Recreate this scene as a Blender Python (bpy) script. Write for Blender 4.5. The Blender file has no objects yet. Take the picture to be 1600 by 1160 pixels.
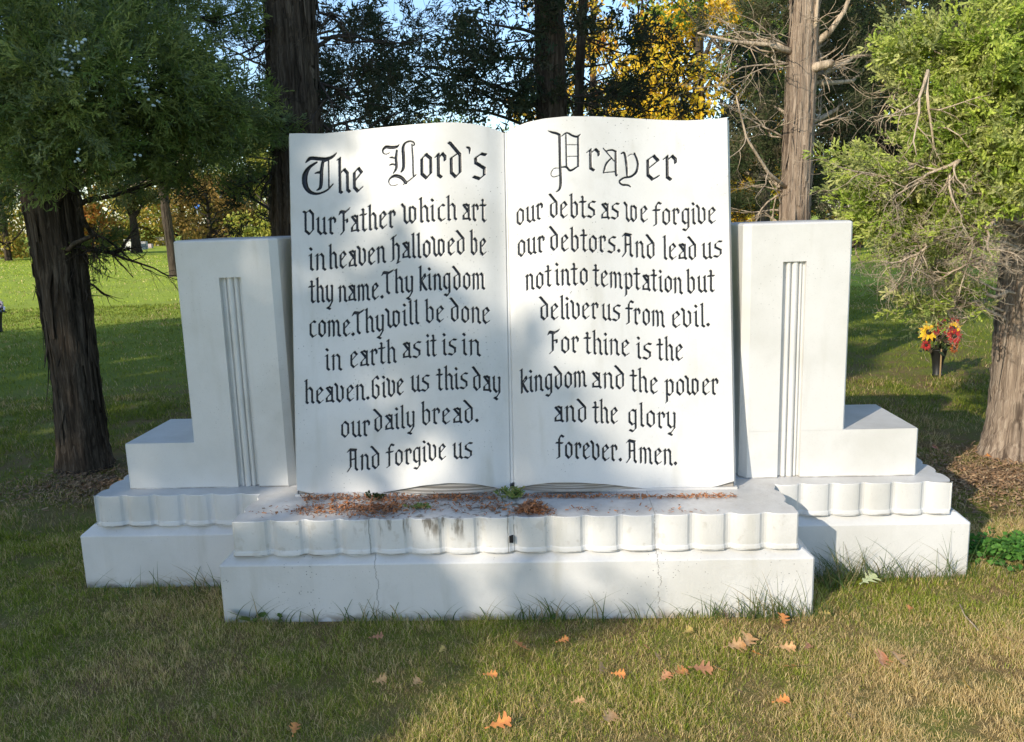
import bpy, bmesh, math, random
import numpy as np
from mathutils import Vector, Matrix

# ------------------------------------------------------------------ camera
CX, CY, CZ = 0.157, -3.1264, 1.6
YAW, PITCH, ROLL, FPX = -0.0431, 0.1828, -0.031, 1303.06
_F = np.array([math.sin(YAW)*math.cos(PITCH), math.cos(YAW)*math.cos(PITCH), -math.sin(PITCH)])
_R0 = np.array([math.cos(YAW), -math.sin(YAW), 0.0]); _U0 = np.cross(_R0, _F)
_R = math.cos(ROLL)*_R0 + math.sin(ROLL)*_U0; _U = np.cross(_R, _F)
C0 = np.array([CX, CY, CZ])
scene = bpy.context.scene
COL = scene.collection
cd = bpy.data.cameras.new("camera"); cam = bpy.data.objects.new("camera", cd); COL.objects.link(cam)
cd.sensor_width = 36.0; cd.lens = FPX/1600*36.0; cd.clip_start = 0.05; cd.clip_end = 2000
cam.matrix_world = Matrix(((_R[0], _U[0], -_F[0], CX), (_R[1], _U[1], -_F[1], CY), (_R[2], _U[2], -_F[2], CZ), (0, 0, 0, 1)))
scene.camera = cam

# ------------------------------------------------------------------ light
SUN_EL = math.radians(26.2); SUN_AZ = math.atan2(-0.632, -0.775)      # azimuth of the direction TO the sun, from +Y clockwise
SUND = np.array([math.sin(SUN_AZ)*math.cos(SUN_EL), math.cos(SUN_AZ)*math.cos(SUN_EL), math.sin(SUN_EL)])
world = bpy.data.worlds.new("World"); scene.world = world; world.use_nodes = True
nt = world.node_tree; nt.nodes.clear()
sky = nt.nodes.new("ShaderNodeTexSky"); sky.sky_type = 'NISHITA'; sky.sun_disc = False
sky.sun_elevation = SUN_EL; sky.sun_rotation = SUN_AZ % (2*math.pi); sky.air_density = 1.0; sky.dust_density = 0.4; sky.ozone_density = 2.6
bg = nt.nodes.new("ShaderNodeBackground"); bg.inputs[1].default_value = 0.15
wo = nt.nodes.new("ShaderNodeOutputWorld"); nt.links.new(sky.outputs[0], bg.inputs[0]); nt.links.new(bg.outputs[0], wo.inputs[0])
sd = bpy.data.lights.new("sun", 'SUN'); sd.energy = 2.85; sd.angle = math.radians(0.53); sd.color = (1.0, 0.905, 0.76)
sun = bpy.data.objects.new("sun", sd); COL.objects.link(sun)
sun.rotation_euler = Vector(SUND).to_track_quat('Z', 'Y').to_euler(); sun.location = (-6, -8, 12)
scene.view_settings.view_transform = 'Standard'; scene.view_settings.look = 'None'
scene.view_settings.exposure = 0.80; scene.view_settings.gamma = 1.0
try: scene.view_settings.use_curve_mapping = False
except Exception: pass
scene.cycles.max_bounces = 6; scene.cycles.transparent_max_bounces = 4; scene.cycles.diffuse_bounces = 4
scene.cycles.use_denoising = True

# ------------------------------------------------------------------ photo <-> world
def ray(x, y): return _F + _R*((x-800)/FPX) - _U*((y-580)/FPX)
def hit(x, y, ax, val):
    d = ray(x, y); return C0 + d*((val-C0[ax])/d[ax])
def proj(P):
    d = np.asarray(P, float) - C0; z = d @ _F
    return 800 + FPX*(d @ _R)/z, 580 - FPX*(d @ _U)/z

# ------------------------------------------------------------------ helpers
def mat(name):
    m = bpy.data.materials.new(name); m.use_nodes = True
    return m, m.node_tree.nodes, m.node_tree.links, m.node_tree.nodes["Principled BSDF"]
def node(N, t, **kw):
    n = N.new(t)
    for k, v in kw.items():
        if isinstance(k, str) and hasattr(n, k): setattr(n, k, v)
    return n
def link_obj(name, me, m=None, parent=None):
    o = bpy.data.objects.new(name, me); COL.objects.link(o)
    if m is not None:
        for mm in (m if isinstance(m, (list, tuple)) else [m]): me.materials.append(mm)
    if parent is not None: o.parent = parent
    return o
def mesh_np(name, V, faces, m=None, parent=None, col=None, smooth=False, midx=None, fattr=None):
    """faces: list of int arrays (M,k)"""
    V = np.asarray(V, np.float32)
    me = bpy.data.meshes.new(name)
    faces = [np.asarray(f, np.int32) for f in faces if len(f)]
    nl = sum(f.size for f in faces); nf = sum(len(f) for f in faces)
    me.vertices.add(len(V)); me.vertices.foreach_set("co", V.ravel())
    me.loops.add(nl); me.loops.foreach_set("vertex_index", np.concatenate([f.ravel() for f in faces]))
    me.polygons.add(nf)
    tot = np.concatenate([np.full(len(f), f.shape[1], np.int32) for f in faces])
    st = np.zeros(nf, np.int32); st[1:] = np.cumsum(tot)[:-1]
    me.polygons.foreach_set("loop_start", st); me.polygons.foreach_set("loop_total", tot)
    if midx is not None: me.polygons.foreach_set("material_index", np.asarray(midx, np.int32))
    me.polygons.foreach_set("use_smooth", np.full(nf, bool(smooth)))
    me.update(calc_edges=True)
    if col is not None:
        a = me.color_attributes.new("col", 'FLOAT_COLOR', 'POINT')
        c = np.ones((len(V), 4), np.float32); c[:, :3] = col
        a.data.foreach_set("color", c.ravel())
    if fattr is not None:
        for k, v in fattr.items():
            a = me.attributes.new(k, 'FLOAT', 'POINT'); a.data.foreach_set("value", np.asarray(v, np.float32))
    return link_obj(name, me, m, parent)
def empty(name, loc=(0, 0, 0)):
    o = bpy.data.objects.new(name, None); COL.objects.link(o); o.location = loc; o.empty_display_size = 0.1
    return o
def tag(o, label=None, cat=None, group=None, kind=None):
    if label: o["label"] = label
    if cat: o["category"] = cat
    if group: o["group"] = group
    if kind: o["kind"] = kind
    return o

class MB:
    """collects simple shapes into one mesh"""
    def __init__(s): s.v = []; s.f = []; s.n = 0; s.mi = []; s.c = []
    def add(s, V, F, mi=0, c=(1, 1, 1)):
        V = [tuple(map(float, p)) for p in V]
        s.v += V; s.f += [tuple(i+s.n for i in f) for f in F]; s.mi += [mi]*len(F); s.c += [c]*len(V); s.n += len(V)
    def loft(s, secs, cap0=True, cap1=True, closed=True, mi=0, c=(1, 1, 1)):
        n = len(secs[0]); V = [p for r in secs for p in r]; F = []
        for k in range(len(secs)-1):
            for i in range(n if closed else n-1):
                j = (i+1) % n
                F.append((k*n+i, k*n+j, (k+1)*n+j, (k+1)*n+i))
        if cap0: F.append(tuple(range(n))[::-1])
        if cap1: F.append(tuple((len(secs)-1)*n+i for i in range(n)))
        s.add(V, F, mi, c)
    def prism(s, poly, z0, z1, ch=0.0, cap0=True, cap1=True, mi=0, c=(1, 1, 1)):
        secs = [[(x, y, z0) for x, y in poly]]
        if ch > 0:
            ins = inset(poly, ch)
            secs += [[(x, y, z1-ch) for x, y in poly], [(x, y, z1) for x, y in ins]]
        else: secs.append([(x, y, z1) for x, y in poly])
        s.loft(secs, cap0, cap1, True, mi, c)
    def box(s, a, b, ch=0.0, mi=0, c=(1, 1, 1)):
        (x0, y0, z0), (x1, y1, z1) = a, b
        e = min(ch, (x1-x0)/3, (y1-y0)/3) if ch else 0
        poly = [(x0+e, y0), (x1-e, y0), (x1, y0+e), (x1, y1-e), (x1-e, y1), (x0+e, y1), (x0, y1-e), (x0, y0+e)] if e else [(x0, y0), (x1, y0), (x1, y1), (x0, y1)]
        s.prism(poly, z0, z1, e, mi=mi, c=c)
    def tube(s, pts, rad, k=6, mi=0, c=(1, 1, 1)):
        pts = [np.asarray(p, float) for p in pts]; secs = []
        up = np.array([0.3, 0.2, 1.0])
        for i, p in enumerate(pts):
            t = pts[min(i+1, len(pts)-1)] - pts[max(i-1, 0)]; t = t/(np.linalg.norm(t)+1e-9)
            a = np.cross(t, up)
            if np.linalg.norm(a) < 0.15: a = np.cross(t, np.array([1.0, 0.1, 0]))
            a /= np.linalg.norm(a); b = np.cross(t, a)
            r = rad[i] if hasattr(rad, '__len__') else rad
            secs.append([p + r*(math.cos(2*math.pi*j/k)*a + math.sin(2*math.pi*j/k)*b) for j in range(k)])
        s.loft(secs, True, True, True, mi, c)
    def ball(s, p, r, k=6, mi=0, c=(1, 1, 1), sq=(1, 1, 1)):
        secs = []
        for i in range(1, k):
            th = math.pi*i/k
            secs.append([(p[0]+r*sq[0]*math.sin(th)*math.cos(2*math.pi*j/(k+2)), p[1]+r*sq[1]*math.sin(th)*math.sin(2*math.pi*j/(k+2)), p[2]-r*sq[2]*math.cos(th)) for j in range(k+2)])
        s.loft(secs, True, True, True, mi, c)
    def build(s, name, m=None, parent=None, smooth=False, org=(0, 0, 0), col=False):
        me = bpy.data.meshes.new(name)
        V = [(p[0]-org[0], p[1]-org[1], p[2]-org[2]) for p in s.v]
        me.from_pydata(V, [], s.f); me.polygons.foreach_set("material_index", s.mi)
        me.polygons.foreach_set("use_smooth", [smooth]*len(s.f))
        if col:
            a = me.color_attributes.new("col", 'FLOAT_COLOR', 'POINT')
            a.data.foreach_set("color", np.array([(*c, 1) for c in s.c], np.float32).ravel())
        bm = bmesh.new(); bm.from_mesh(me); bmesh.ops.recalc_face_normals(bm, faces=bm.faces); bm.to_mesh(me); bm.free()
        me.update()
        return link_obj(name, me, m, parent)
def inset(poly, d):
    n = len(poly); A = 0
    for i in range(n):
        x0, y0 = poly[i]; x1, y1 = poly[(i+1) % n]; A += x0*y1-x1*y0
    sg = 1 if A > 0 else -1; out = []
    for i in range(n):
        p = np.array(poly[i-1]); q = np.array(poly[i]); r = np.array(poly[(i+1) % n])
        a = (q-p)/(np.linalg.norm(q-p)+1e-9); b = (r-q)/(np.linalg.norm(r-q)+1e-9)
        na = np.array([-a[1], a[0]])*sg; nb = np.array([-b[1], b[0]])*sg
        m = na+nb; m /= (np.linalg.norm(m)+1e-9)
        out.append(tuple(q + m*d/max(0.5, float(m @ na))))
    return out
rng = np.random.default_rng(7); random.seed(7)
# ------------------------------------------------------------------ materials
def col_mat(name, rough=0.7, trans=0.35, bump=0.0, spec=0.3):
    """leaf / blade material: colour comes from the 'col' attribute, thin-sheet translucency"""
    m, N, L, P = mat(name)
    at = node(N, "ShaderNodeAttribute"); at.attribute_name = "col"
    L.new(at.outputs["Color"], P.inputs["Base Color"]); P.inputs["Roughness"].default_value = rough
    P.inputs["Specular IOR Level"].default_value = spec
    if trans > 0:
        out = N["Material Output"]; tr = node(N, "ShaderNodeBsdfTranslucent"); mx = node(N, "ShaderNodeMixShader")
        mx.inputs[0].default_value = trans
        L.new(at.outputs["Color"], tr.inputs["Color"]); L.new(P.outputs[0], mx.inputs[1]); L.new(tr.outputs[0], mx.inputs[2]); L.new(mx.outputs[0], out.inputs[0])
    return m
M_LEAF = col_mat("leaf_colour"); M_BLADE = col_mat("grass_colour", 0.6, 0.3)
M_SOLID = col_mat("solid_colour", 0.7, 0.0)

def noise(N, L, vec, scale, detail=4, rough=0.55, dist=0.0):
    n = node(N, "ShaderNodeTexNoise"); n.inputs["Scale"].default_value = scale; n.inputs["Detail"].default_value = detail
    n.inputs["Roughness"].default_value = rough; n.inputs["Distortion"].default_value = dist
    if vec is not None: L.new(vec, n.inputs["Vector"])
    return n
def ramp(N, L, fac, stops):
    r = node(N, "ShaderNodeValToRGB"); e = r.color_ramp.elements
    while len(e) < len(stops): e.new(0.5)
    for k, (p, c) in enumerate(stops):
        e[k].position = p; e[k].color = (*c, 1) if len(c) == 3 else c
    L.new(fac, r.inputs[0]); return r
def mapping(N, L, vec, sc):
    mp = node(N, "ShaderNodeMapping"); mp.inputs["Scale"].default_value = sc; L.new(vec, mp.inputs[0]); return mp
def mixc(N, L, fac, a, b):
    mx = node(N, "ShaderNodeMix"); mx.data_type = 'RGBA'
    for v, i in ((fac, 0), (a, 6), (b, 7)):
        if hasattr(v, 'is_linked') or hasattr(v, 'links'): L.new(v, mx.inputs[i])
        elif i == 0: mx.inputs[0].default_value = v
        else: mx.inputs[i].default_value = (*v, 1)
    return mx.outputs[2]
def mth(N, L, op, a, b=None, c=None):
    n = node(N, "ShaderNodeMath"); n.operation = op
    for i, v in enumerate((a, b, c)):
        if v is None: continue
        if hasattr(v, 'links'): L.new(v, n.inputs[i])
        else: n.inputs[i].default_value = v
    return n.outputs[0]
def sstep(N, L, v, lo, hi):
    n = node(N, "ShaderNodeMapRange"); n.interpolation_type = 'SMOOTHSTEP'
    L.new(v, n.inputs[0]); n.inputs[1].default_value = lo; n.inputs[2].default_value = hi; n.inputs[3].default_value = 0; n.inputs[4].default_value = 1
    return n.outputs[0]

WHITE = (0.645, 0.63, 0.60)
def paint(name, cracks=(), flute_stain=False, specks=0.5, text=False, bump=0.25, topdirt=0.5, foot=False, drips=True, joints=()):
    """old white masonry paint; cracks: (x0, zlo, zhi, wobble)"""
    m, N, L, P = mat(name)
    tc = node(N, "ShaderNodeTexCoord"); V = tc.outputs["Object"]
    sep = node(N, "ShaderNodeSeparateXYZ"); L.new(V, sep.inputs[0]); X, Y, Z = sep.outputs
    n1 = noise(N, L, V, 2.2, 5); n2 = noise(N, L, mapping(N, L, V, (9, 9, 1.1)).outputs[0], 1.0, 4)
    c = mixc(N, L, sstep(N, L, n1.outputs[0], 0.4, 0.72), WHITE, (0.545, 0.53, 0.49))
    if drips: c = mixc(N, L, mth(N, L, 'MULTIPLY', sstep(N, L, n2.outputs[0], 0.56, 0.80), 0.5), c, (0.44, 0.415, 0.34))
    gn = noise(N, L, V, 130, 4, 0.7); c = mixc(N, L, mth(N, L, 'MULTIPLY', sstep(N, L, gn.outputs[0], 0.52, 0.75), 0.22), c, (0.42, 0.40, 0.37))
    bl = noise(N, L, V, 5.5, 6, 0.7); c = mixc(N, L, mth(N, L, 'MULTIPLY', sstep(N, L, bl.outputs[0], 0.55, 0.75), 0.30), c, (0.47, 0.46, 0.42))
    for zj in joints:     # soil held in the open joints between the courses
        jb = noise(N, L, mapping(N, L, V, (7, 7, 60)).outputs[0], 1.0, 4, 0.7)
        jz = mth(N, L, 'SUBTRACT', 1.0, sstep(N, L, mth(N, L, 'ABSOLUTE', mth(N, L, 'SUBTRACT', Z, zj)), 0.001, 0.006))
        c = mixc(N, L, mth(N, L, 'MULTIPLY', mth(N, L, 'MULTIPLY', jz, sstep(N, L, jb.outputs[0], 0.42, 0.58)), 0.75), c, (0.14, 0.12, 0.09))
    # settled grime on upward faces
    geo = node(N, "ShaderNodeNewGeometry"); sn = node(N, "ShaderNodeSeparateXYZ"); L.new(geo.outputs["Normal"], sn.inputs[0])
    up = sstep(N, L, sn.outputs[2], 0.75, 0.97); n3 = noise(N, L, V, 7, 6, 0.65)
    c = mixc(N, L, mth(N, L, 'MULTIPLY', up, mth(N, L, 'MULTIPLY', sstep(N, L, n3.outputs[0], 0.25, 0.75), topdirt)), c, (0.36, 0.33, 0.29))
    # specks of dirt where the paint has pinholes
    if specks > 0:
        vo = node(N, "ShaderNodeTexVoronoi"); vo.inputs["Scale"].default_value = 60; L.new(V, vo.inputs["Vector"])
        n4 = noise(N, L, V, 3.1, 3); n4b = noise(N, L, V, 33, 2)
        sp = mth(N, L, 'MULTIPLY', mth(N, L, 'LESS_THAN', vo.outputs[0], mth(N, L, 'MULTIPLY', n4b.outputs[0], 0.235)), sstep(N, L, n4.outputs[0], 0.49, 0.64))
        c = mixc(N, L, mth(N, L, 'MULTIPLY', sp, specks), c, (0.10, 0.10, 0.09))
    if flute_stain:
        n5 = noise(N, L, mapping(N, L, V, (26, 26, 5)).outputs[0], 1.0, 5, 0.6)
        band = mth(N, L, 'MULTIPLY', sstep(N, L, Z, 0.315, 0.40), mth(N, L, 'MULTIPLY', sstep(N, L, X, -0.72, -0.5), mth(N, L, 'SUBTRACT', 1.0, sstep(N, L, X, 0.02, 0.14))))
        st = mth(N, L, 'MULTIPLY', band, sstep(N, L, n5.outputs[0], 0.52, 0.64))
        c = mixc(N, L, mth(N, L, 'MULTIPLY', st, 0.85), c, (0.11, 0.085, 0.055))
        n6 = noise(N, L, V, 22, 4)
        c = mixc(N, L, mth(N, L, 'MULTIPLY', sstep(N, L, n6.outputs[0], 0.6, 0.7), 0.25), c, (0.35, 0.3, 0.22))
    if foot:   # soil splash along the bottom edge
        n7 = noise(N, L, mapping(N, L, V, (14, 14, 30)).outputs[0], 1.0, 5)
        ft = mth(N, L, 'MULTIPLY', mth(N, L, 'SUBTRACT', 1.0, sstep(N, L, Z, 0.0, 0.055)), sstep(N, L, n7.outputs[0], 0.4, 0.62))
        c = mixc(N, L, mth(N, L, 'MULTIPLY', ft, 0.8), c, (0.22, 0.17, 0.11))
    hgt = mth(N, L, 'ADD', mth(N, L, 'MULTIPLY', noise(N, L, V, 55, 5, 0.6).outputs[0], 0.004), mth(N, L, 'MULTIPLY', n1.outputs[0], 0.02))
    for (x0, zl, zh, wob, dens) in cracks:
        nw = noise(N, L, mapping(N, L, V, (0.01, 0.01, 9)).outputs[0], 1.0, 5, 0.7); 
        dx = mth(N, L, 'ABSOLUTE', mth(N, L, 'SUBTRACT', mth(N, L, 'ADD', X, mth(N, L, 'MULTIPLY', mth(N, L, 'SUBTRACT', nw.outputs[0], 0.5), wob)), x0))
        zone = mth(N, L, 'MULTIPLY', mth(N, L, 'GREATER_THAN', Z, zl), mth(N, L, 'LESS_THAN', Z, zh))
        brk = noise(N, L, V, 21, 3)
        k = mth(N, L, 'MULTIPLY', zone, mth(N, L, 'SUBTRACT', 1.0, sstep(N, L, dx, 0.0008, 0.0026)))
        k = mth(N, L, 'MULTIPLY', k, sstep(N, L, brk.outputs[0], 0.62-dens*0.3, 0.68-dens*0.3))
        c = mixc(N, L, mth(N, L, 'MULTIPLY', k, 0.6), c, (0.17, 0.15, 0.12))
        # patched filler ridge alongside
        rg = mth(N, L, 'MULTIPLY', zone, mth(N, L, 'SUBTRACT', 1.0, sstep(N, L, dx, 0.004, 0.03)))
        hgt = mth(N, L, 'ADD', hgt, mth(N, L, 'MULTIPLY', rg, mth(N, L, 'MULTIPLY', noise(N, L, V, 45, 4).outputs[0], 0.008)))
        hgt = mth(N, L, 'SUBTRACT', hgt, mth(N, L, 'MULTIPLY', k, 0.006))
    rough = 0.42
    if text:
        at = node(N, "ShaderNodeAttribute"); at.attribute_name = "groove"; G = at.outputs["Fac"]
        wob = mth(N, L, 'MULTIPLY', mth(N, L, 'SUBTRACT', noise(N, L, V, 160, 3).outputs[0], 0.5), 1.1)
        k = mth(N, L, 'SUBTRACT', 1.0, sstep(N, L, mth(N, L, 'ADD', G, wob), -0.55, 0.25))
        wn = noise(N, L, V, 90, 4)
        ink = mixc(N, L, sstep(N, L, wn.outputs[0], 0.45, 0.75), (0.006, 0.008, 0.013), (0.020, 0.026, 0.034))
        c = mixc(N, L, k, c, ink)
        r = node(N, "ShaderNodeMapRange"); L.new(k, r.inputs[0]); r.inputs[3].default_value = 0.4; r.inputs[4].default_value = 0.3
        L.new(r.outputs[0], P.inputs["Roughness"]); sp_ = node(N, "ShaderNodeMapRange"); L.new(k, sp_.inputs[0]); sp_.inputs[3].default_value = 0.4; sp_.inputs[4].default_value = 0.28
        L.new(sp_.outputs[0], P.inputs["Specular IOR Level"])
    else: P.inputs["Roughness"].default_value = rough
    bp = node(N, "ShaderNodeBump"); bp.inputs["Strength"].default_value = bump; bp.inputs["Distance"].default_value = 1.0
    L.new(hgt, bp.inputs["Height"]); L.new(bp.outputs[0], P.inputs["Normal"])
    L.new(c, P.inputs["Base Color"])
    return m

def pages_mat():
    m, N, L, P = mat("page_edges"); tc = node(N, "ShaderNodeTexCoord"); V = tc.outputs["Object"]
    sep = node(N, "ShaderNodeSeparateXYZ"); L.new(V, sep.inputs[0])
    n = noise(N, L, mapping(N, L, V, (1.4, 3, 150)).outputs[0], 1.0, 3); n2 = noise(N, L, V, 14, 5)
    c = mixc(N, L, sstep(N, L, n.outputs[0], 0.4, 0.6), (0.46, 0.43, 0.39), (0.20, 0.18, 0.155))
    c = mixc(N, L, mth(N, L, 'MULTIPLY', sstep(N, L, n2.outputs[0], 0.45, 0.7), 0.5), c, (0.28, 0.24, 0.18))
    L.new(c, P.inputs["Base Color"]); P.inputs["Roughness"].default_value = 0.7
    bp = node(N, "ShaderNodeBump"); bp.inputs["Strength"].default_value = 0.5; bp.inputs["Distance"].default_value = 0.01
    L.new(n.outputs[0], bp.inputs["Height"]); L.new(bp.outputs[0], P.inputs["Normal"])
    return m

def bark(name, a, b, c3, vs=1.0):
    m, N, L, P = mat(name); tc = node(N, "ShaderNodeTexCoord"); V = tc.outputs["Object"]
    n1 = noise(N, L, mapping(N, L, V, (62*vs, 62*vs, 3.2)).outputs[0], 1.0, 6, 0.62, 0.6)
    n2 = noise(N, L, mapping(N, L, V, (15*vs, 15*vs, 1.1)).outputs[0], 1.0, 4, 0.6, 0.4)
    n3 = noise(N, L, V, 3.0, 3)
    c = ramp(N, L, n1.outputs[0], [(0.3, a), (0.5, b), (0.72, c3)]).outputs[0]
    c = mixc(N, L, sstep(N, L, n2.outputs[0], 0.5, 0.7), c, tuple(x*0.5 for x in a))
    c = mixc(N, L, mth(N, L, 'MULTIPLY', sstep(N, L, n3.outputs[0], 0.5, 0.7), 0.35), c, tuple(x*0.9 for x in b))
    L.new(c, P.inputs["Base Color"]); P.inputs["Roughness"].default_value = 0.9; P.inputs["Specular IOR Level"].default_value = 0.15
    bp = node(N, "ShaderNodeBump"); bp.inputs["Strength"].default_value = 0.9; bp.inputs["Distance"].default_value = 0.02
    h = mth(N, L, 'ADD', n1.outputs[0], mth(N, L, 'MULTIPLY', n2.outputs[0], 1.2))
    L.new(h, bp.inputs["Height"]); L.new(bp.outputs[0], P.inputs["Normal"])
    return m
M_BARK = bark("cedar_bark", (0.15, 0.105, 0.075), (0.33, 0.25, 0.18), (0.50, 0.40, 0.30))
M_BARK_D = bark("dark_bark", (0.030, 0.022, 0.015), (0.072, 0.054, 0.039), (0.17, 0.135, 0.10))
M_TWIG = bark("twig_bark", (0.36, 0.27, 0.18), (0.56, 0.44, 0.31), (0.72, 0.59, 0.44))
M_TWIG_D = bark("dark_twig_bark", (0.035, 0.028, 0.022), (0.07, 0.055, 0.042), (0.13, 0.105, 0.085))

def stone(name, a, b, sc=12):
    m, N, L, P = mat(name); tc = node(N, "ShaderNodeTexCoord"); V = tc.outputs["Object"]
    n1 = noise(N, L, V, sc, 6, 0.65); n2 = noise(N, L, V, 2.0, 3)
    c = mixc(N, L, n1.outputs[0], a, b); c = mixc(N, L, mth(N, L, 'MULTIPLY', sstep(N, L, n2.outputs[0], 0.5, 0.7), 0.4), c, tuple(x*0.6 for x in a))
    L.new(c, P.inputs["Base Color"]); P.inputs["Roughness"].default_value = 0.7
    return m
def plain(name, c, rough=0.5, metal=0.0):
    m, N, L, P = mat(name); tc = node(N, "ShaderNodeTexCoord")
    n1 = noise(N, L, tc.outputs["Object"], 18, 4)
    L.new(mixc(N, L, n1.outputs[0], tuple(x*0.8 for x in c), tuple(min(1, x*1.15) for x in c)), P.inputs["Base Color"])
    P.inputs["Roughness"].default_value = rough; P.inputs["Metallic"].default_value = metal
    return m
M_GREY = stone("grey_granite", (0.30, 0.30, 0.29), (0.48, 0.47, 0.45)); M_PALE = stone("pale_granite", (0.50, 0.49, 0.46), (0.68, 0.67, 0.63))
M_DARKST = stone("dark_granite", (0.07, 0.07, 0.075), (0.15, 0.15, 0.16)); M_BRONZE = plain("dark_bronze", (0.018, 0.018, 0.016), 0.5, 0.3)
M_TAN = stone("tan_stone", (0.34, 0.29, 0.22), (0.50, 0.43, 0.33))
# ------------------------------------------------------------------ MONUMENT
Xf, Zb, CH, Zc = 1.1907, 0.247, 0.0474, 0.2829
Xe, Ye, Ze = 1.128, 0.0155, 0.4269
Xw, Yw, Xi, Yi = 1.9613, 0.3464, 1.8909, 0.3632
Xs, Ys, Zs, Xp, Zp, DP = 1.7677, 0.4633, 0.641, 1.4481, 1.5426, 0.4695
jl = float(hit(578, 845, 1, 0.02)[0]); jm = float(hit(799, 845, 1, 0.02)[0]); jr = float(hit(1024, 830, 1, 0.02)[0])
M_BASE = paint("white_paint_base", cracks=((jl+0.02, 0.0, 0.30, 0.09, 0.9), (jr+0.01, 0.0, 0.30, 0.12, 0.7)), foot=True, topdirt=0.12, specks=0.8, bump=0.35)
M_COURSE = paint("white_paint_course", cracks=((jl, 0.27, 0.5, 0.03, 1.0), (jr, 0.27, 0.5, 0.02, 0.8), (jm-0.012, 0.27, 0.5, 0.01, 0.7), (jm+0.012, 0.27, 0.5, 0.01, 0.7)), flute_stain=True, topdirt=0.55, bump=0.4, joints=(0.281,))
M_PIER = paint("white_paint_pier", joints=(0.4275,), topdirt=0.3, specks=0.3, bump=0.18)
M_WING = paint("white_paint_wing", joints=(0.2865,), topdirt=0.35, foot=True, specks=0.4, bump=0.25)
M_PAGE = paint("white_paint_page", text=True, specks=0.7, bump=0.14, topdirt=0.0)
M_BOOKSIDE = paint("white_paint_book_side", topdirt=0.2, specks=0.4, bump=0.3)
M_EDGE = pages_mat()
mon = empty("book_monument", (0, 0.4, 0))
tag(mon, "large white painted monument shaped as an open book of prayer between two stepped piers", "monument")
def mpart(mb, name, m, parent=None, smooth=False):
    return mb.build(name, m, None, smooth)
def adopt(o, parent):
    o.parent = parent; o.matrix_parent_inverse = parent.matrix_world.inverted() if False else Matrix.Translation(-parent.matrix_world.translation)
    return o
bpy.context.view_layer.update()
def rect(x0, x1, y0, y1, e=0.008):
    return [(x0+e, y0), (x1-e, y0), (x1, y0+e), (x1, y1-e), (x1-e, y1), (x0+e, y1), (x0, y1-e), (x0, y0+e)]
def chamfered(x0, x1, y0, y1, zb, zc, c, z0=-0.12):
    mb = MB(); p = rect(x0, x1, y0, y1)
    p2 = inset(p, 0.003); p3 = rect(x0+c, x1-c, y0+c, y1-c)
    mb.loft([[(x, y, z0) for x, y in p], [(x, y, zb-0.004) for x, y in p], [(x, y, zb+0.001) for x, y in p2], [(x, y, zc) for x, y in p3]])
    return mb
adopt(mpart(chamfered(-Xf, Xf, 0.0, 0.42, Zb, Zc, CH), "front_plinth", M_BASE), mon)
adopt(mpart(chamfered(-Xw, Xw, Yw, 1.08, 0.2472, 0.2872, CH), "rear_plinth", M_WING), mon)
# scalloped courses
def scallop(P, Q, m, d=0.015, sub=14):
    P = np.array(P, float); Q = np.array(Q, float); t = (Q-P)/np.linalg.norm(Q-P); n = np.array([t[1], -t[0]])   # outward (right of travel)
    out = []
    for k in range(m):
        for i in range(sub):
            u = i/sub
            if u < 0.2: o = -d - 0.004*math.sin(math.pi*u/0.2)
            else:
                w = (u-0.6)/0.4; o = -d + d*math.sqrt(max(0.0, 1-abs(w)**2.2))
            p = P + (Q-P)*((k+u)/m) + n*o
            out.append((float(p[0]), float(p[1])))
    return out
def course(poly, name, m, z0, z1, cov=0.005):
    mb = MB(); a = poly; b = inset(poly, 0.004); f = inset(poly, -cov)
    mb.loft([[(x, y, z0) for x, y in f], [(x, y, z0+0.006) for x, y in f], [(x, y, z0+0.016) for x, y in inset(poly, -0.003)], [(x, y, z0+0.022) for x, y in a],
             [(x, y, z1-0.003) for x, y in a], [(x, y, z1) for x, y in inset(poly, 0.0015)]])
    return adopt(mpart(mb, name, m, smooth=False), mon)
def corner_run(Pa, Pb, Pc, Pd, m1, m2, m3):
    """three scalloped sides that meet in full rounded corner lobes"""
    Pa, Pb, Pc, Pd = [np.array(p, float) for p in (Pa, Pb, Pc, Pd)]
    pit = np.linalg.norm(Pc-Pb)/m2; u1 = (Pb-Pa)/np.linalg.norm(Pb-Pa); u2 = (Pc-Pb)/np.linalg.norm(Pc-Pb); u3 = (Pd-Pc)/np.linalg.norm(Pd-Pc)
    out = scallop(Pa, Pb-u1*pit*0.85, m1) + [tuple(Pb-u1*pit*0.85+u2*0.015)]
    out += [tuple(Pb-u1*pit*t+u2*o) for t, o in ((.72, .012), (.66, .003), (.55, 0), (.14, 0))] + [tuple(Pb-u1*pit*.04+u2*pit*.01)]
    mid = scallop(Pb, Pc, m2)
    a = 1+int(14*0.6); b = len(mid)-14+int(14*0.6)
    out += [tuple(Pb+u2*pit*.06)] + mid[a:b] + [tuple(Pc-u2*pit*.06), tuple(Pc-u2*pit*.01+u3*pit*.04)]
    out += [tuple(Pc+u3*pit*t-u2*o) for t, o in ((.14, 0), (.55, 0), (.66, .003), (.72, .012))] + [tuple(Pc+u3*pit*.85-u2*0.015)]
    return out + scallop(Pc+u3*pit*0.86, Pd, m3)
pc = corner_run((-Xe, 0.455), (-Xe, Ye), (Xe, Ye), (Xe, 0.455), 2, 16, 2) + [(Xe-0.03, 0.462), (-Xe+0.03, 0.462)]
course(pc, "front_fluted_course", M_COURSE, Zc-0.003, Ze)
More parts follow.
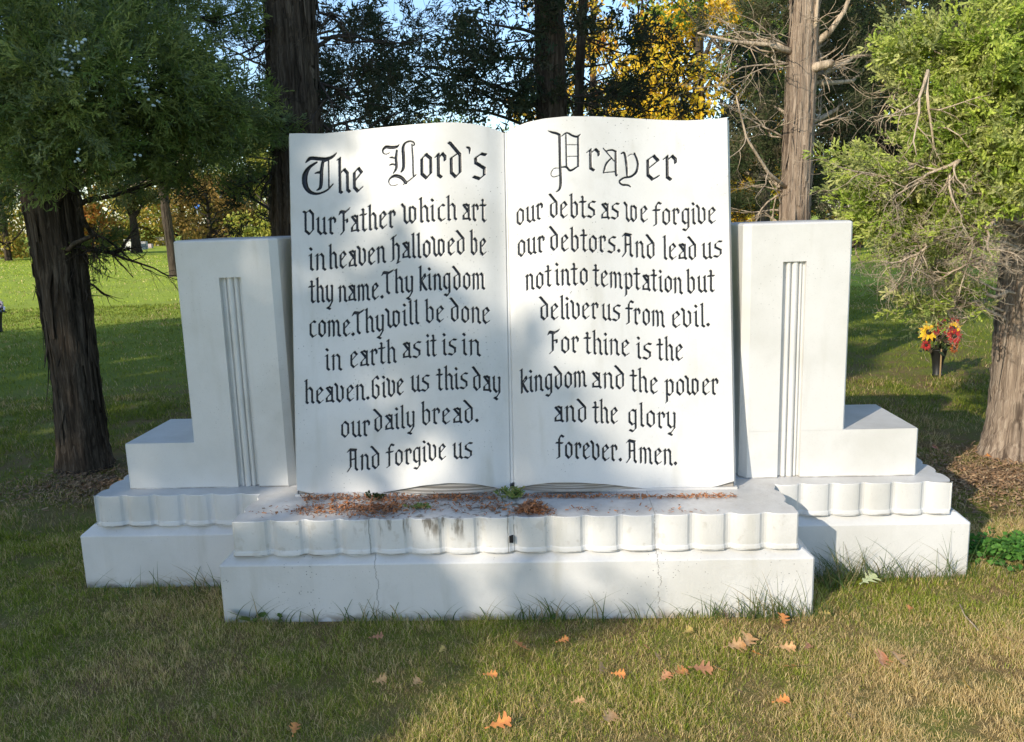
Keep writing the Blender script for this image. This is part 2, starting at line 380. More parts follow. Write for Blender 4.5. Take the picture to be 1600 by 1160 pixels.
for sgn in (-1, 1):
    a = scallop((Xe-0.025, Yi), (Xi, Yi), 6) + scallop((Xi, Yi), (Xi, 1.03), 5) + [(Xi-0.03, 1.035), (0.012, 1.035), (0.012, 0.469), (Xe-0.03, 0.469)]
    if sgn < 0:
        a = [(-x, y) for x, y in a][::-1]
        a2 = scallop((-Xi, 1.03), (-Xi, Yi), 5) + scallop((-Xi, Yi), (-Xe+0.025, Yi), 6) + [(-Xe+0.03, Yi), (-Xe+0.03, 0.469), (-0.012, 0.469), (-0.012, 1.035), (-Xi+0.03, 1.035)]
        a = a2
    course(a, "rear_fluted_course", M_WING, 0.284, Ze-0.001)
# small drain hole block at the centre joint
mb = MB(); mb.box((jm-0.008, Ye-0.001, 0.322), (jm+0.008, Ye+0.03, 0.349)); 
adopt(mpart(mb, "drain_hole", plain("black_hole", (0.006, 0.006, 0.006), 0.9)), mon)
# piers
xl = float(np.mean([hit(1222, 412, 1, Ys)[0], hit(1213, 748, 1, Ys)[0], -hit(377, 432, 1, Ys)[0], -hit(402, 758, 1, Ys)[0]]))
xr = float(np.mean([hit(1260, 412, 1, Ys)[0], hit(1250, 748, 1, Ys)[0], -hit(340, 432, 1, Ys)[0], -hit(374, 758, 1, Ys)[0]]))
zt = float(np.mean([hit(1241, 411, 1, Ys)[2], hit(358, 432, 1, Ys)[2]]))
xin = 1.0
print("panel", xl, xr, zt, "inner", hit(1152, 352, 1, Ys)[0], hit(446, 366, 1, Ys)[0])
def recess():
    w = xr-xl; dpt = 0.025; out = [(xl, Ys), (xl+0.001, Ys+dpt)]
    n0 = xl+0.012; rw = (w-0.024)
    # three reeds: narrow, wide, narrow half
    for (a, b, h) in ((0.10, 0.38, 0.015), (0.42, 0.80, 0.017), (0.84, 1.0, 0.010)):
        for k in range(9):
            th = math.pi*k/8
            out.append((n0+rw*(a+(b-a)*(0.5-0.5*math.cos(th))), Ys+dpt-h*math.sin(th)))
    out += [(xr-0.001, Ys+dpt), (xr, Ys)]
    return out
for sgn in (-1, 1):
    e = 0.014
    low = [(xin+0.03, Ys)] + recess() + [(Xs-e/2, Ys), (Xs, Ys+e/2), (Xs, Ys+DP), (xin, Ys+DP), (xin, Ys+0.03)]
    mid = [(xin+0.03, Ys)] + recess() + [(Xp-e/2, Ys), (Xp, Ys+e/2), (Xp, Ys+DP), (xin, Ys+DP), (xin, Ys+0.03)]
    top = [(xin+0.03, Ys), (Xp-e/2, Ys), (Xp, Ys+e/2), (Xp, Ys+DP), (xin, Ys+DP), (xin, Ys+0.03)]
    top = [(xin+0.03, Ys), (xl, Ys), (xr, Ys), (Xp-e/2, Ys), (Xp, Ys+e/2), (Xp, Ys+DP), (xin, Ys+DP), (xin, Ys+0.03)]
    mb = MB()
    def fl(p): return [(sgn*x, y) for x, y in p][::sgn]
    def lv(p, z): return [(x, y, z) for x, y in fl(p)]
    mb.loft([lv(low, Ze-0.0005), lv(low, Zs-0.006), lv([(min(x, Xs-0.005), y) for x, y in low], Zs)], cap0=False)
    mb.loft([lv(mid, Zs-0.0005), lv(mid, zt)], cap0=False, cap1=False)
    mb.loft([lv(top, zt), lv(top, Zp-0.010), lv(inset(top, 0.003), Zp-0.004), lv(inset(top, 0.012), Zp)])
    me_o = adopt(mpart(mb, "stepped_pier", M_PIER), mon)

# ------------------------------------------------------------------ BOOK
def bplane(z):                       # front reference plane of the leaning book: y at height z
    return 0.318 + (z-Ze)*(0.6165-0.3249)/(1.989-Ze)
def bulge(x):
    a = abs(x - XSP); s = a/0.95
    b = 0.055*math.exp(-((s-0.27)/0.26)**2) - 0.03*math.exp(-(s/0.07)**2)
    b += -0.014*math.exp(-((s-0.72)/0.2)**2) + 0.012*max(0, s-0.85)/0.15
    return b
XSP = float(hit(794, 480, 1, 0.46)[0])
topL = [(452, 209), (470, 208.5), (488, 209), (505, 209), (520, 207.5), (560, 203), (610, 198), (650, 194.3), (690, 191.5), (715, 191.5), (740, 194), (760, 198), (776, 203), (787, 208)]
topR = [(792, 207), (806, 198), (825, 191), (850, 185.5), (885, 182), (930, 182), (980, 184.5), (1030, 187.5), (1070, 188.5), (1100, 187.3), (1120, 185.7), (1136, 183.5)]
botL = [(464, 766), (480, 770), (510, 775), (540, 776), (580, 773), (620, 766), (660, 759), (700, 755), (740, 756), (770, 761), (797, 767.5)]
botR = [(804, 764), (830, 758), (865, 754), (900, 754), (950, 757), (1000, 763), (1050, 766), (1090, 764), (1120, 760), (1147, 752)]
def surf_hit(x, y, off=0.0):
    d = ray(x, y); t = (0.45-C0[1])/d[1]
    for _ in range(12):
        p = C0 + d*t; yy = bplane(p[2]) - bulge(p[0]) + off
        t += (yy-p[1])/d[1]
    return C0 + d*t
def curve_pts(px, n):
    px = np.array(px, float); s = np.linspace(px[0, 0], px[-1, 0], n)
    # smooth interpolation (catmull-like through np.interp + smoothing)
    y = np.interp(s, px[:, 0], px[:, 1]); k = max(3, n//22) | 1; ker = np.hanning(k+2)[1:-1]; ker /= ker.sum()
    yp = np.concatenate([np.full(k//2, y[0]) + (np.arange(-(k//2), 0))*(y[1]-y[0]), y, np.full(k//2, y[-1]) + (np.arange(1, k//2+1))*(y[-1]-y[-2])])
    return np.stack([s, np.convolve(yp, ker, 'valid')], 1)
def page_grid(top, bot, nx, ny):
    T = curve_pts(top, nx); B = curve_pts(bot, nx)
    P = np.zeros((ny, nx, 3)); PX = np.zeros((ny, nx, 2))
    for i in range(nx):
        a = surf_hit(*T[i]); b = surf_hit(*B[i]); v = np.linspace(0, 1, ny)[:, None]
        q = a*(1-v) + b*v
        q[:, 1] = [bplane(z) - bulge(x) for x, z in zip(q[:, 0], q[:, 2])]
        P[:, i] = q
    X, Y = proj(P.reshape(-1, 3)); PX[..., 0] = X.reshape(ny, nx); PX[..., 1] = Y.reshape(ny, nx)
    return P, PX
# ------------------------------------------------------------------ LETTERING (blackletter strokes, cut as V grooves into the pages)
# glyph: (advance, [stroke,...]); stroke = list of pen positions, x-height = 1; swept with a broad nib held at 40 degrees
GL = {
 'a': (.62, [[(.50,.95),(.50,.12),(.60,.02)], [(.14,.93),(.30,1.0),(.50,.88)], [(.13,.95),(.47,.52)], [(.42,.58),(.13,.30),(.12,.08)], [(.12,.07),(.48,.10)]]),
 'b': (.62, [[(.06,1.46),(.14,1.5),(.14,.16),(.32,0)], [(.14,.84),(.36,1.0),(.52,.82),(.52,.2),(.32,0)]]),
 'c': (.52, [[(.48,.93),(.36,1.0),(.13,.82),(.13,.18),(.30,0),(.48,.10)]]),
 'd': (.64, [[(.04,1.46),(.10,1.42),(.52,.93),(.52,.18),(.32,0)], [(.44,.99),(.13,.80),(.13,.18),(.32,0)]]),
 'e': (.58, [[(.13,.82),(.13,.18),(.30,0),(.50,.14)], [(.13,.82),(.34,1.0),(.50,.80),(.15,.46)]]),
 'f': (.46, [[(.06,-.04),(.20,.04),(.20,1.22),(.34,1.44),(.52,1.36)], [(.0,.95),(.44,.95)]]),
 'g': (.62, [[(.46,.94),(.30,1.0),(.12,.82),(.12,.22),(.30,.04),(.50,.18)], [(.50,1.0),(.50,-.2),(.32,-.40),(.14,-.32)]]),
 'h': (.64, [[(.06,1.46),(.14,1.5),(.14,.06),(.22,.0)], [(.14,.82),(.36,1.0),(.52,.82),(.52,.10),(.62,.0)]]),
 'H': (.66, [[(.02,1.30),(.16,1.42),(.16,.02),(.06,-.06)], [(.16,1.36),(.34,1.5)], [(.16,.82),(.38,1.0),(.54,.82),(.54,.10),(.44,-.22),(.58,-.16)]]),
 'i': (.28, [[(.04,.92),(.13,.98),(.13,.10),(.24,.0)], [(.08,1.36),(.17,1.26)]]),
 'k': (.60, [[(.06,1.46),(.14,1.5),(.14,-.02)], [(.14,.60),(.44,1.0),(.50,.84),(.20,.54)], [(.22,.54),(.46,.12),(.58,.0)]]),
 'l': (.28, [[(.06,1.46),(.14,1.5),(.14,.10),(.26,.0)]]),
 'm': (.98, [[(.04,.90),(.13,.98),(.13,.02)], [(.13,.82),(.34,1.0),(.46,.84),(.46,.02)], [(.46,.82),(.68,1.0),(.80,.84),(.80,.10),(.92,.0)]]),
 'n': (.64, [[(.04,.90),(.13,.98),(.13,.02)], [(.13,.82),(.36,1.0),(.50,.84),(.50,.10),(.62,.0)]]),
 'o': (.62, [[(.32,1.0),(.12,.82),(.12,.18),(.32,0)], [(.30,1.0),(.52,.82),(.52,.2),(.32,0)]]),
 'p': (.64, [[(.02,.90),(.14,1.0),(.14,-.40),(.08,-.46)], [(.14,.82),(.36,1.0),(.53,.80),(.53,.2),(.34,0),(.14,.10)]]),
 'r': (.48, [[(.04,.88),(.14,.98),(.14,.10),(.26,.0)], [(.14,.80),(.32,1.0),(.44,.86),(.44,.72)]]),
 's': (.58, [[(.54,.96),(.36,1.0),(.13,.84),(.13,.64),(.48,.42),(.48,.16),(.28,0),(.05,.08)]]),
 't': (.44, [[(.16,1.34),(.22,1.28),(.20,.12),(.32,.0),(.40,.06)], [(.02,1.0),(.40,1.0)]]),
 'u': (.64, [[(.04,.94),(.12,1.0),(.12,.18),(.30,0),(.50,.16)], [(.44,.94),(.51,1.0),(.51,.10),(.62,.0)]]),
 'v': (.62, [[(-.01,1.18),(.13,1.02),(.13,.18),(.32,0),(.52,.2),(.52,.84),(.40,1.0)]]),
 'w': (.94, [[(-.04,1.20),(.13,1.0),(.13,.18),(.28,0),(.46,.18),(.46,.98)], [(.46,.18),(.62,0),(.80,.2),(.80,.84),(.62,1.0),(.46,.86)]]),
 'y': (.62, [[(.04,.94),(.12,1.0),(.12,.2),(.30,.02),(.50,.2)], [(.46,1.0),(.52,.94),(.50,.0),(.30,-.30),(.14,-.36),(.34,-.46)]]),
 '.': (.24, [[(.06,.14),(.15,.04)], [(.10,.16),(.17,.08)]]),
 "'": (.3, [[(.08,1.5),(.2,1.42),(.14,1.2)]]),
 'O': (.76, [[(.02,1.40),(.14,1.34),(.14,.22),(.38,0)], [(.14,1.28),(.40,1.46),(.62,1.22),(.62,.26),(.38,0)]]),
 'F': (.70, [[(.04,1.22),(.12,1.40),(.44,1.34),(.72,1.50)], [(.10,1.32),(.44,1.27),(.68,1.42)], [(.32,1.34),(.32,.16),(.14,-.02)], [(.32,.78),(.56,.84),(.58,.68)]]),
 'T': (.78, [[(.02,1.22),(.12,1.40),(.46,1.34),(.76,1.46)], [(.10,1.33),(.46,1.27),(.72,1.39)], [(.36,1.34),(.36,.14),(.50,.0)]]),
 'A': (.80, [[(.06,1.26),(.20,1.42),(.62,1.36)], [(.20,1.35),(.60,1.29)], [(.24,1.36),(.24,.24),(.04,-.04)], [(.58,1.36),(.58,.12),(.70,.0)], [(.24,.70),(.58,.76)]]),
 'G': (.74, [[(.58,1.24),(.44,1.42),(.14,1.20),(.14,.2),(.38,0),(.58,.18),(.58,.70),(.40,.86)]]),
}
# every word as it stands on the stone: (text, x0, y0, x1, y1, x-height) in photograph pixels along its baseline
WL = [("he",527,302,567,298,36), ("ord",655,279,722,276,37), ("s",739,280,760,280,39),
 ("Our",474,367,524,365,25.5), ("Father",530,366,617,355,25.5), ("which",629,349.5,713,343,25), ("art",722,344,760,346,25),
 ("in",483,422,508,421.5,25), ("heaven",514,421,602,410.5,25), ("Hallowed",611,406,727,397,25), ("be",735,398,760,398,25),
 ("thy",483,473.5,521,471,25), ("name.",528.5,472.5,599,467,24.5), ("Thy",597,460,646,456,24.5), ("kingdom",654,453.5,758,451.5,24.5),
 ("come.",483,527,554,525,24.5), ("Thy",551,523,600,517,24.5), ("will",604,512.5,654,506,24.5), ("be",664,505,694,502.5,24), ("done",703,501.5,766,506,24),
 ("in",508,579,533,578,24), ("earth",546,575.5,618,566,24), ("as",628,560,657,558,24), ("it",666,556.5,681,556,24), ("is",691,555,713,554,24), ("in",722,554,750,556,24),
 ("heaven.",476,631,577,625,24), ("Give",580,624,631,616.5,24), ("us",642,612.5,671,611,24), ("this",682,609.5,731,607.5,24), ("day",738,608.5,783,614,24),
 ("our",532,684,577,680.5,23.5), ("daily",584,675,648,667,23.5), ("bread.",658,663.5,748,660,23.5),
 ("And",543,736,594,732,23.5), ("forgive",604,729.5,697,717.5,23.5), ("us",708,717.5,738,715.5,23.5)]
WR = [("r",917,266.5,936,266.5,33), ("er",1007,280,1056,281,37),
 ("our",806,353,848,342,24), ("debts",858,340,931,340,24.5), ("as",939,342,968,342.5,24), ("we",977,346,1012,347,24), ("forgive",1021,351.5,1119,349,24),
 ("our",808,401.5,850,393,24.5), ("debtors.",859,391,970,395,24.5), ("And",973,400,1024,404,24.5), ("lead",1036,405.5,1089,406,24), ("us",1097,405,1128,401,24),
 ("not",821,454.5,861,447.5,24), ("into",868,446,919,445,24.5), ("temptation",927,446.5,1066,458.5,24), ("but",1073,458.5,1116,456,24.5),
 ("deliver",843,500,935,497.5,24), ("us",941,500.5,970,501.5,24), ("from",979,505,1039,510.5,24), ("evil.",1049,511.5,1109,510.5,24),
 ("For",856,552,904,551,24), ("thine",913,552,983.5,556,24), ("is",995,560,1018,561,24), ("the",1027,562.5,1067,563.5,24),
 ("kingdom",812,613.5,917,604,24), ("and",924,606,977,608,24), ("the",985,611,1028,615,24), ("power",1039,618,1122,616,24),
 ("and",865,659.5,917,659,24), ("the",926,660.5,966,662,24), ("glory",981,664.5,1057,670,24),
 ("forever.",870,714.5,972,721,24), ("Amen.",979,721.5,1058,727.5,24)]
# the three drawn initials and the two swash letters of the title: variable-width brush strokes (x, y, width)
def Z(ox, oy, s, pts): return [(ox+x/s, oy+y/s, w) for x, y, w in pts]
t1 = lambda *p: Z(440, 180, 4.444, p)
t2 = lambda *p: Z(590, 210, 8.0, p)
t3 = lambda *p: Z(840, 195, 6.667, p)
BL = [t1((168,330,2),(185,312,4.5),(210,300,5.5),(300,306,5.5),(350,292,4.5),(384,262,1.5)),
 t1((245,328,3),(195,362,5),(165,410,8),(160,460,8.5),(172,505,7.5),(205,538,5.5),(255,546,3.5),(315,522,3),(358,478,2)),
 t1((286,328,5),(278,380,5.5),(276,430,5.5),(270,500,5),(245,522,2)), t1((232,405,2),(258,398,4),(276,405,3)), t1((286,328,2),(312,316,3)),
 t1((326,312,2.6),(328,400,2.6),(328,508,2.6)),
 t2((150,232,1.6),(108,250,1.6),(72,236,2.4),(66,196,3),(105,160,4.6),(170,166,5.2),(235,158,4),(270,130,1.5)),
 t2((240,205,3.4),(230,300,4),(234,420,4),(195,490,1.6)), t2((148,296,1.6),(180,290,3),(228,305,2.4)), t2((148,388,1.6),(185,375,3),(228,388,2.4)),
 t2((292,474,2.2),(322,420,4.6),(324,300,5),(318,170,4.4),(345,112,3.2),(400,88,3),(448,100,2.6),(460,132,2.4),(428,144,2)),
 t2((428,125,2.2),(440,300,2.6),(448,512,2.6),(480,505,1.6)), t2((320,630,1.6),(400,575,2),(480,508,1.6)),
 t2((352,606,5),(300,545,5.5),(222,520,5),(165,545,3),(138,590,2),(160,635,1.6),(200,645,1.4),(250,630,1.4)),
 t2((1120,165,3.2),(1150,180,4),(1150,245,1.4))]
BR = [t3((110,64,1.6),(150,80,3.4),(200,92,4),(230,110,3.6)), t3((228,105,4),(234,400,4),(238,640,4),(194,702,1.6)),
 t3((250,120,1.6),(305,86,2.6),(360,112,3.4),(412,126,3.2),(446,100,1.6)), t3((296,105,2.6),(302,440,2.8)), t3((424,120,3.4),(424,430,3.4)),
 t3((245,445,2),(300,442,3.4),(345,478,3.4),(424,432,2)), t3((300,210,1.5),(414,209,1.5)), t3((303,332,1.5),(414,329,1.5)),
 t3((228,455,1.5),(170,458,1.5),(140,512,1.7),(165,545,1.5),(228,528,1.5)),
 # a
 t3((685,246,1.8),(710,275,2.2),(800,380,2)), t3((715,275,2),(775,264,3),(815,282,3)), t3((815,280,3.6),(818,510,3.6),(832,522,2)), t3((765,355,2.2),(715,410,3),(690,500,3)), t3((690,500,1.8),(810,490,1.8)),
 # y
 t3((872,302,2),(905,298,3.4),(925,400,3.8),(935,530,3.2)), t3((940,330,1.2),(975,308,1.4),(1005,315,1.2)), t3((1010,300,3),(1045,400,3.6),(1030,490,3.6),(975,540,3.4),(900,555,2.8),(855,590,3),(880,625,3),(940,630,3),(972,650,1.8))]
NIBA = math.radians(40)
def letter_prims(words, brush):
    """-> list of (polygon, radius) in photograph pixels; polygons are convex"""
    out = []; r2 = random.Random(11)
    up0 = np.array([-0.012, -1.0])
    for (txt, x0, y0, x1, y1, xh) in words:
        x1 -= 1.0
        gap = 0.10; tot = sum(GL[c][0] for c in txt) + gap*(len(txt)-1) - 0.06
        L = math.hypot(x1-x0, y1-y0); sx = L/(tot*xh)
        ex = np.array([(x1-x0), (y1-y0)])/L
        w = (0.115 if xh < 30 else 0.105)*xh; nib = np.array([math.cos(NIBA), -math.sin(NIBA)])*w/2; rad = (0.030 if xh < 30 else 0.026)*xh
        cur = 0.0
        for ch in txt:
            adv, st = GL[ch]
            dy = r2.uniform(-0.5, 0.5); dx = r2.uniform(-0.4, 0.4)
            for s in st:
                q = [np.array([x0+dx, y0+dy]) + ex*((cur+px)*xh*sx) + up0*(py*xh) for px, py in s]
                for a, b in zip(q[:-1], q[1:]):
                    e = (b-a)/(np.linalg.norm(b-a)+1e-9)*0.3
                    P4 = [a-nib-e, a+nib-e, b+nib+e, b-nib+e]
                    out.append((np.array(P4), rad))
            cur += adv + gap
    return out
def brush_field(G, PX, brush):
    # smooth resample then capsule distance with varying radius
    for s in brush:
        s = np.array(s, float); n = len(s)
        if n > 2:
            t = np.arange(n); tt = np.linspace(0, n-1, (n-1)*6+1); R = []
            for u in tt:
                i = min(int(u), n-2); f = u-i; p0 = s[max(i-1, 0)]; p1 = s[i]; p2 = s[i+1]; p3 = s[min(i+2, n-1)]
                R.append(0.5*((2*p1) + (-p0+p2)*f + (2*p0-5*p1+4*p2-p3)*f*f + (-p0+3*p1-3*p2+p3)*f**3))
            s = np.array(R)
        for a, b in zip(s[:-1], s[1:]):
            sl = window(PX, min(a[0], b[0])-9, max(a[0], b[0])+9, min(a[1], b[1])-9, max(a[1], b[1])+9)
            if sl is None: continue
            q = PX[sl]; ab = b[:2]-a[:2]; h = np.clip(((q-a[:2]) @ ab)/(ab @ ab+1e-9), 0, 1)
            d = np.linalg.norm(q-a[:2]-h[..., None]*ab, axis=-1) - (a[2]+(b[2]-a[2])*h)/2*1.08
            G[sl] = np.minimum(G[sl], d)
def window(PX, xa, xb, ya, yb):
    cols = np.where((PX[..., 0].max(0) > xa) & (PX[..., 0].min(0) < xb))[0]
    rows = np.where((PX[..., 1].max(1) > ya) & (PX[..., 1].min(1) < yb))[0]
    if len(cols) < 2 or len(rows) < 2: return None
    return (slice(rows[0], rows[-1]+1), slice(cols[0], cols[-1]+1))
def groove_field(PX, words, brush):
    G = np.full(PX.shape[:2], 9.0)
    for P4, r in letter_prims(words, None):
        area = sum(P4[i][0]*P4[(i+1) % 4][1]-P4[(i+1) % 4][0]*P4[i][1] for i in range(4))
        if area < 0: P4 = P4[::-1]
        sl = window(PX, P4[:, 0].min()-6, P4[:, 0].max()+6, P4[:, 1].min()-6, P4[:, 1].max()+6)
        if sl is None: continue
        q = PX[sl]; d = np.full(q.shape[:2], 99.0); mx = np.full(q.shape[:2], -99.0)
        for i in range(4):
            a = P4[i]; e = P4[(i+1) % 4]-a; ln = np.linalg.norm(e)
            if ln < 1e-6: continue
            v = q-a; h = np.clip((v @ e)/ln**2, 0, 1)
            d = np.minimum(d, np.linalg.norm(v-h[..., None]*e, axis=-1))
            mx = np.maximum(mx, v @ (np.array([e[1], -e[0]])/ln))
        G[sl] = np.minimum(G[sl], np.where(mx < 0, -d, d) - r)
    brush_field(G, PX, brush)
    return G
book = adopt(empty("open_book", (0, 0.4, 0)), mon); book.location = (0, 0.4, 0)
bpy.context.view_layer.update()
NX, NY = 400, 700
edges = {}
for side, top, bot, words, br in (("L", topL, botL, WL, BL), ("R", topR, botR, WR, BR)):
    P, PX = page_grid(top, bot, NX, NY)
    G = groove_field(PX, words, br)
    depth = np.clip(-G + 0.15, 0, 3.2)*0.0027*1.25
    depth = depth*(1 - 0.18*depth/0.008)
    du = np.gradient(P, axis=1); dv = np.gradient(P, axis=0); n = np.cross(du, dv); n /= np.linalg.norm(n, axis=-1, keepdims=True)
    n *= np.where(n[..., 1:2] < 0, 1, -1)            # facing the reader
    Q = P - n*depth[..., None]
    idx = np.arange(NX*NY).reshape(NY, NX)
    F = np.stack([idx[1:, :-1], idx[1:, 1:], idx[:-1, 1:], idx[:-1, :-1]], -1).reshape(-1, 4)
    o = mesh_np("page", Q.reshape(-1, 3), [F], M_PAGE, None, fattr={"groove": G.ravel()}, smooth=True)
    adopt(o, book); edges[side] = P
    o["label"] = "left page cut with black blackletter lines" if side == "L" else "right page cut with black blackletter lines"
# body of the book behind the pages: top, outer sides and undersides with page lines
PL, PR = edges["L"], edges["R"]
def back(p, dx, dz, dy): return (p[0]+dx, p[1]+dy, p[2]+dz)
st = 6
for P, sg in ((PL, -1), (PR, 1)):
    mb = MB()
    top = [tuple(p) for p in P[0, ::st]] + [tuple(P[0, -1])]
    k = len(top)
    # top edge: small return then a flat back
    secs = [top, [(x, y+0.012, z+0.001) for x, y, z in top], [(x, bplane(z)+0.20, z-0.003) for x, y, z in top]]
    V = [p for s_ in secs for p in s_]; F = [(a*k+i, a*k+i+1, (a+1)*k+i+1, (a+1)*k+i) for a in range(2) for i in range(k-1)]
    mb.add(V, F)
    adopt(mb.build("page_top_edge", M_BOOKSIDE, None, True), book)
for P, sg in ((PL, -1), (PR, 1)):
    mb = MB()
    e = P[:, 0] if sg < 0 else P[:, -1]; e = e[::14]
    # stepped leaves at the fore-edge: three thin ledges flaring back to the cover
    offs = [(0.0, 0.0), (0.004, 0.014), (0.0045, 0.016), (0.011, 0.036), (0.0125, 0.038), (0.022, 0.064), (0.022, 0.15)]
    k = len(e); V = []; F = []
    zb = Ze
    for a, (dx, dy) in enumerate(offs):
        for j, p in enumerate(e):
            z = p[2] - (0.008*a/6 if j == 0 else 0)
            if j == k-1: z = Ze + 0.004
            V.append((p[0]+sg*dx, p[1]+dy, z))
    for a in range(len(offs)-1):
        for i in range(k-1):
            F.append((a*k+i, a*k+i+1, (a+1)*k+i+1, (a+1)*k+i))
    mb.add(V, F)
    adopt(mb.build("fore_edge", M_BOOKSIDE, None, False), book)
for P, sg in ((PL, -1), (PR, 1)):
    mb = MB()
    b = [tuple(p) for p in P[-1, ::st]] + [tuple(P[-1, -1])]; k = len(b)
    rec = 0.020
    secs = [b, [(x, y+rec*0.5, z+0.006) for x, y, z in b], [(x, y+rec, max(z-0.002, Ze+0.016)) for x, y, z in b], [(x, y+rec*0.6, Ze+0.011) for x, y, z in b]]
    V = [p for s_ in secs for p in s_]; F = [(a*k+i, a*k+i+1, (a+1)*k+i+1, (a+1)*k+i) for a in range(3) for i in range(k-1)]
    mb.add(V, F)
    adopt(mb.build("page_bottom_edge", M_EDGE, None, True), book)
# cover board under and behind the pages
mb = MB()
xlb, xrb = float(hit(457, 781, 2, Ze)[0]), float(hit(1156, 770, 2, Ze)[0])
for (x0, x1) in ((xlb, xrb),):
    z1 = 1.93; yb = 0.318
    mb.loft([[(x0, yb+0.000, Ze-0.001), (x1, yb+0.000, Ze-0.001), (x1, yb+0.2, Ze-0.001), (x0, yb+0.2, Ze-0.001)],
             [(x0, yb-0.002, Ze+0.010), (x1, yb-0.002, Ze+0.010), (x1, yb+0.2, Ze+0.01), (x0, yb+0.2, Ze+0.01)],
             [(x0, yb+0.07, Ze+0.012), (x1, yb+0.07, Ze+0.012), (x1, yb+0.2, Ze+0.012), (x0, yb+0.2, Ze+0.012)],
             [(x0+0.0, bplane(z1)+0.08, z1), (x1-0.0, bplane(z1)+0.08, z1), (x1, bplane(z1)+0.2, z1), (x0, bplane(z1)+0.2, z1)]])
adopt(mb.build("cover_board", M_BOOKSIDE), book)
# gutter strip between the pages
mb = MB()
a = PL[:, -1][::14]; b = PR[:, 0][::14]; k = len(a)
rows = []
for t, d in ((0, 0.0), (0.18, 0.008), (0.3, 0.006), (0.7, 0.006), (0.82, 0.008), (1, 0.0)):
    rows.append([tuple(p*(1-t)+q*t+np.array([0, d, 0])) for p, q in zip(a, b)])
V = [p for r in rows for p in r]; F = [(i*k+j, i*k+j+1, (i+1)*k+j+1, (i+1)*k+j) for i in range(5) for j in range(k-1)]
mb.add(V, F)
for t, d in ((0, 0.0),):
    e0 = rows[0][-1]; 
adopt(mb.build("gutter_strip", M_BOOKSIDE, None, False), book)
# ------------------------------------------------------------------ GROUND AND GRASS
def fnoise(x, y, seed, sc):
    r = np.random.default_rng(seed); o = np.zeros_like(x)
    for k in range(9):
        th = r.uniform(0, 2*np.pi); f = sc*r.uniform(0.6, 2.2); ph = r.uniform(0, 6.28)
        o += np.sin((x*np.cos(th)+y*np.sin(th))*f + ph + 1.3*np.sin((x*np.sin(th)-y*np.cos(th))*f*0.7+ph*2))
    return o/4.0
def ground_mat():
    m, N, L, P = mat("lawn_soil"); tc = node(N, "ShaderNodeTexCoord"); V = tc.outputs["Object"]
    n1 = noise(N, L, V, 0.55, 5, 0.6); n2 = noise(N, L, V, 22, 6, 0.7); n3 = noise(N, L, V, 3.2, 5, 0.65); n4 = noise(N, L, V, 140, 3, 0.6)
    g = mixc(N, L, n2.outputs[0], (0.11, 0.155, 0.018), (0.21, 0.25, 0.035))
    s = mixc(N, L, n4.outputs[0], (0.10, 0.065, 0.03), (0.33, 0.235, 0.10))
    # far lawn is closed turf, the lawn round the monument is thin over soil and thatch
    sep = node(N, "ShaderNodeSeparateXYZ"); L.new(V, sep.inputs[0])
    d = node(N, "ShaderNodeVectorMath"); d.operation = 'DISTANCE'; L.new(V, d.inputs[0]); d.inputs[1].default_value = (1.0, 0.5, 0)
    far = sstep(N, L, d.outputs["Value"], 4.5, 9.0)
    f = mth(N, L, 'MULTIPLY', sstep(N, L, n3.outputs[0], 0.38, 0.66), mth(N, L, 'SUBTRACT', 1.0, mth(N, L, 'MULTIPLY', far, 0.92)))
    f = mth(N, L, 'ADD', f, mth(N, L, 'MULTIPLY', mth(N, L, 'SUBTRACT', 1.0, far), 0.25)); 
    cl = node(N, "ShaderNodeClamp"); L.new(f, cl.inputs[0])
    gf = mixc(N, L, sstep(N, L, d.outputs["Value"], 11.0, 15.0), g, (0.36, 0.44, 0.055))  # farthest turf made brighter in colour, as if in full sun
    c = mixc(N, L, cl.outputs[0], gf, s)
    c = mixc(N, L, mth(N, L, 'MULTIPLY', sstep(N, L, n1.outputs[0], 0.45, 0.65), 0.35), c, (0.24, 0.25, 0.07))
    L.new(c, P.inputs["Base Color"]); P.inputs["Roughness"].default_value = 0.95; P.inputs["Specular IOR Level"].default_value = 0.1
    bp = node(N, "ShaderNodeBump"); bp.inputs["Strength"].default_value = 0.8; bp.inputs["Distance"].default_value = 0.03
    L.new(mth(N, L, 'ADD', n2.outputs[0], mth(N, L, 'MULTIPLY', n4.outputs[0], 0.4)), bp.inputs["Height"]); L.new(bp.outputs[0], P.inputs["Normal"])
    return m
gx = np.concatenate([-np.geomspace(500, 6, 24), np.linspace(-5, 5, 41), np.geomspace(6, 500, 24)]); gy = np.concatenate([-np.geomspace(300, 5, 16), np.linspace(-4, 6, 41), np.geomspace(7, 900, 30)])
def gz(x, y):
    e = np.clip((np.hypot(x-0, y-0.5)-2.4)/3, 0, 1)
    return 0.03*fnoise(x, y, 5, 0.35)*e
GX, GY = np.meshgrid(gx, gy); idx = np.arange(GX.size).reshape(GX.shape)
gr = mesh_np("lawn_ground", np.stack([GX.ravel(), GY.ravel(), gz(GX.ravel(), GY.ravel())], 1),
             [np.stack([idx[:-1, :-1], idx[:-1, 1:], idx[1:, 1:], idx[1:, :-1]], -1).reshape(-1, 4)], ground_mat(), smooth=True)
tag(gr, kind="structure")

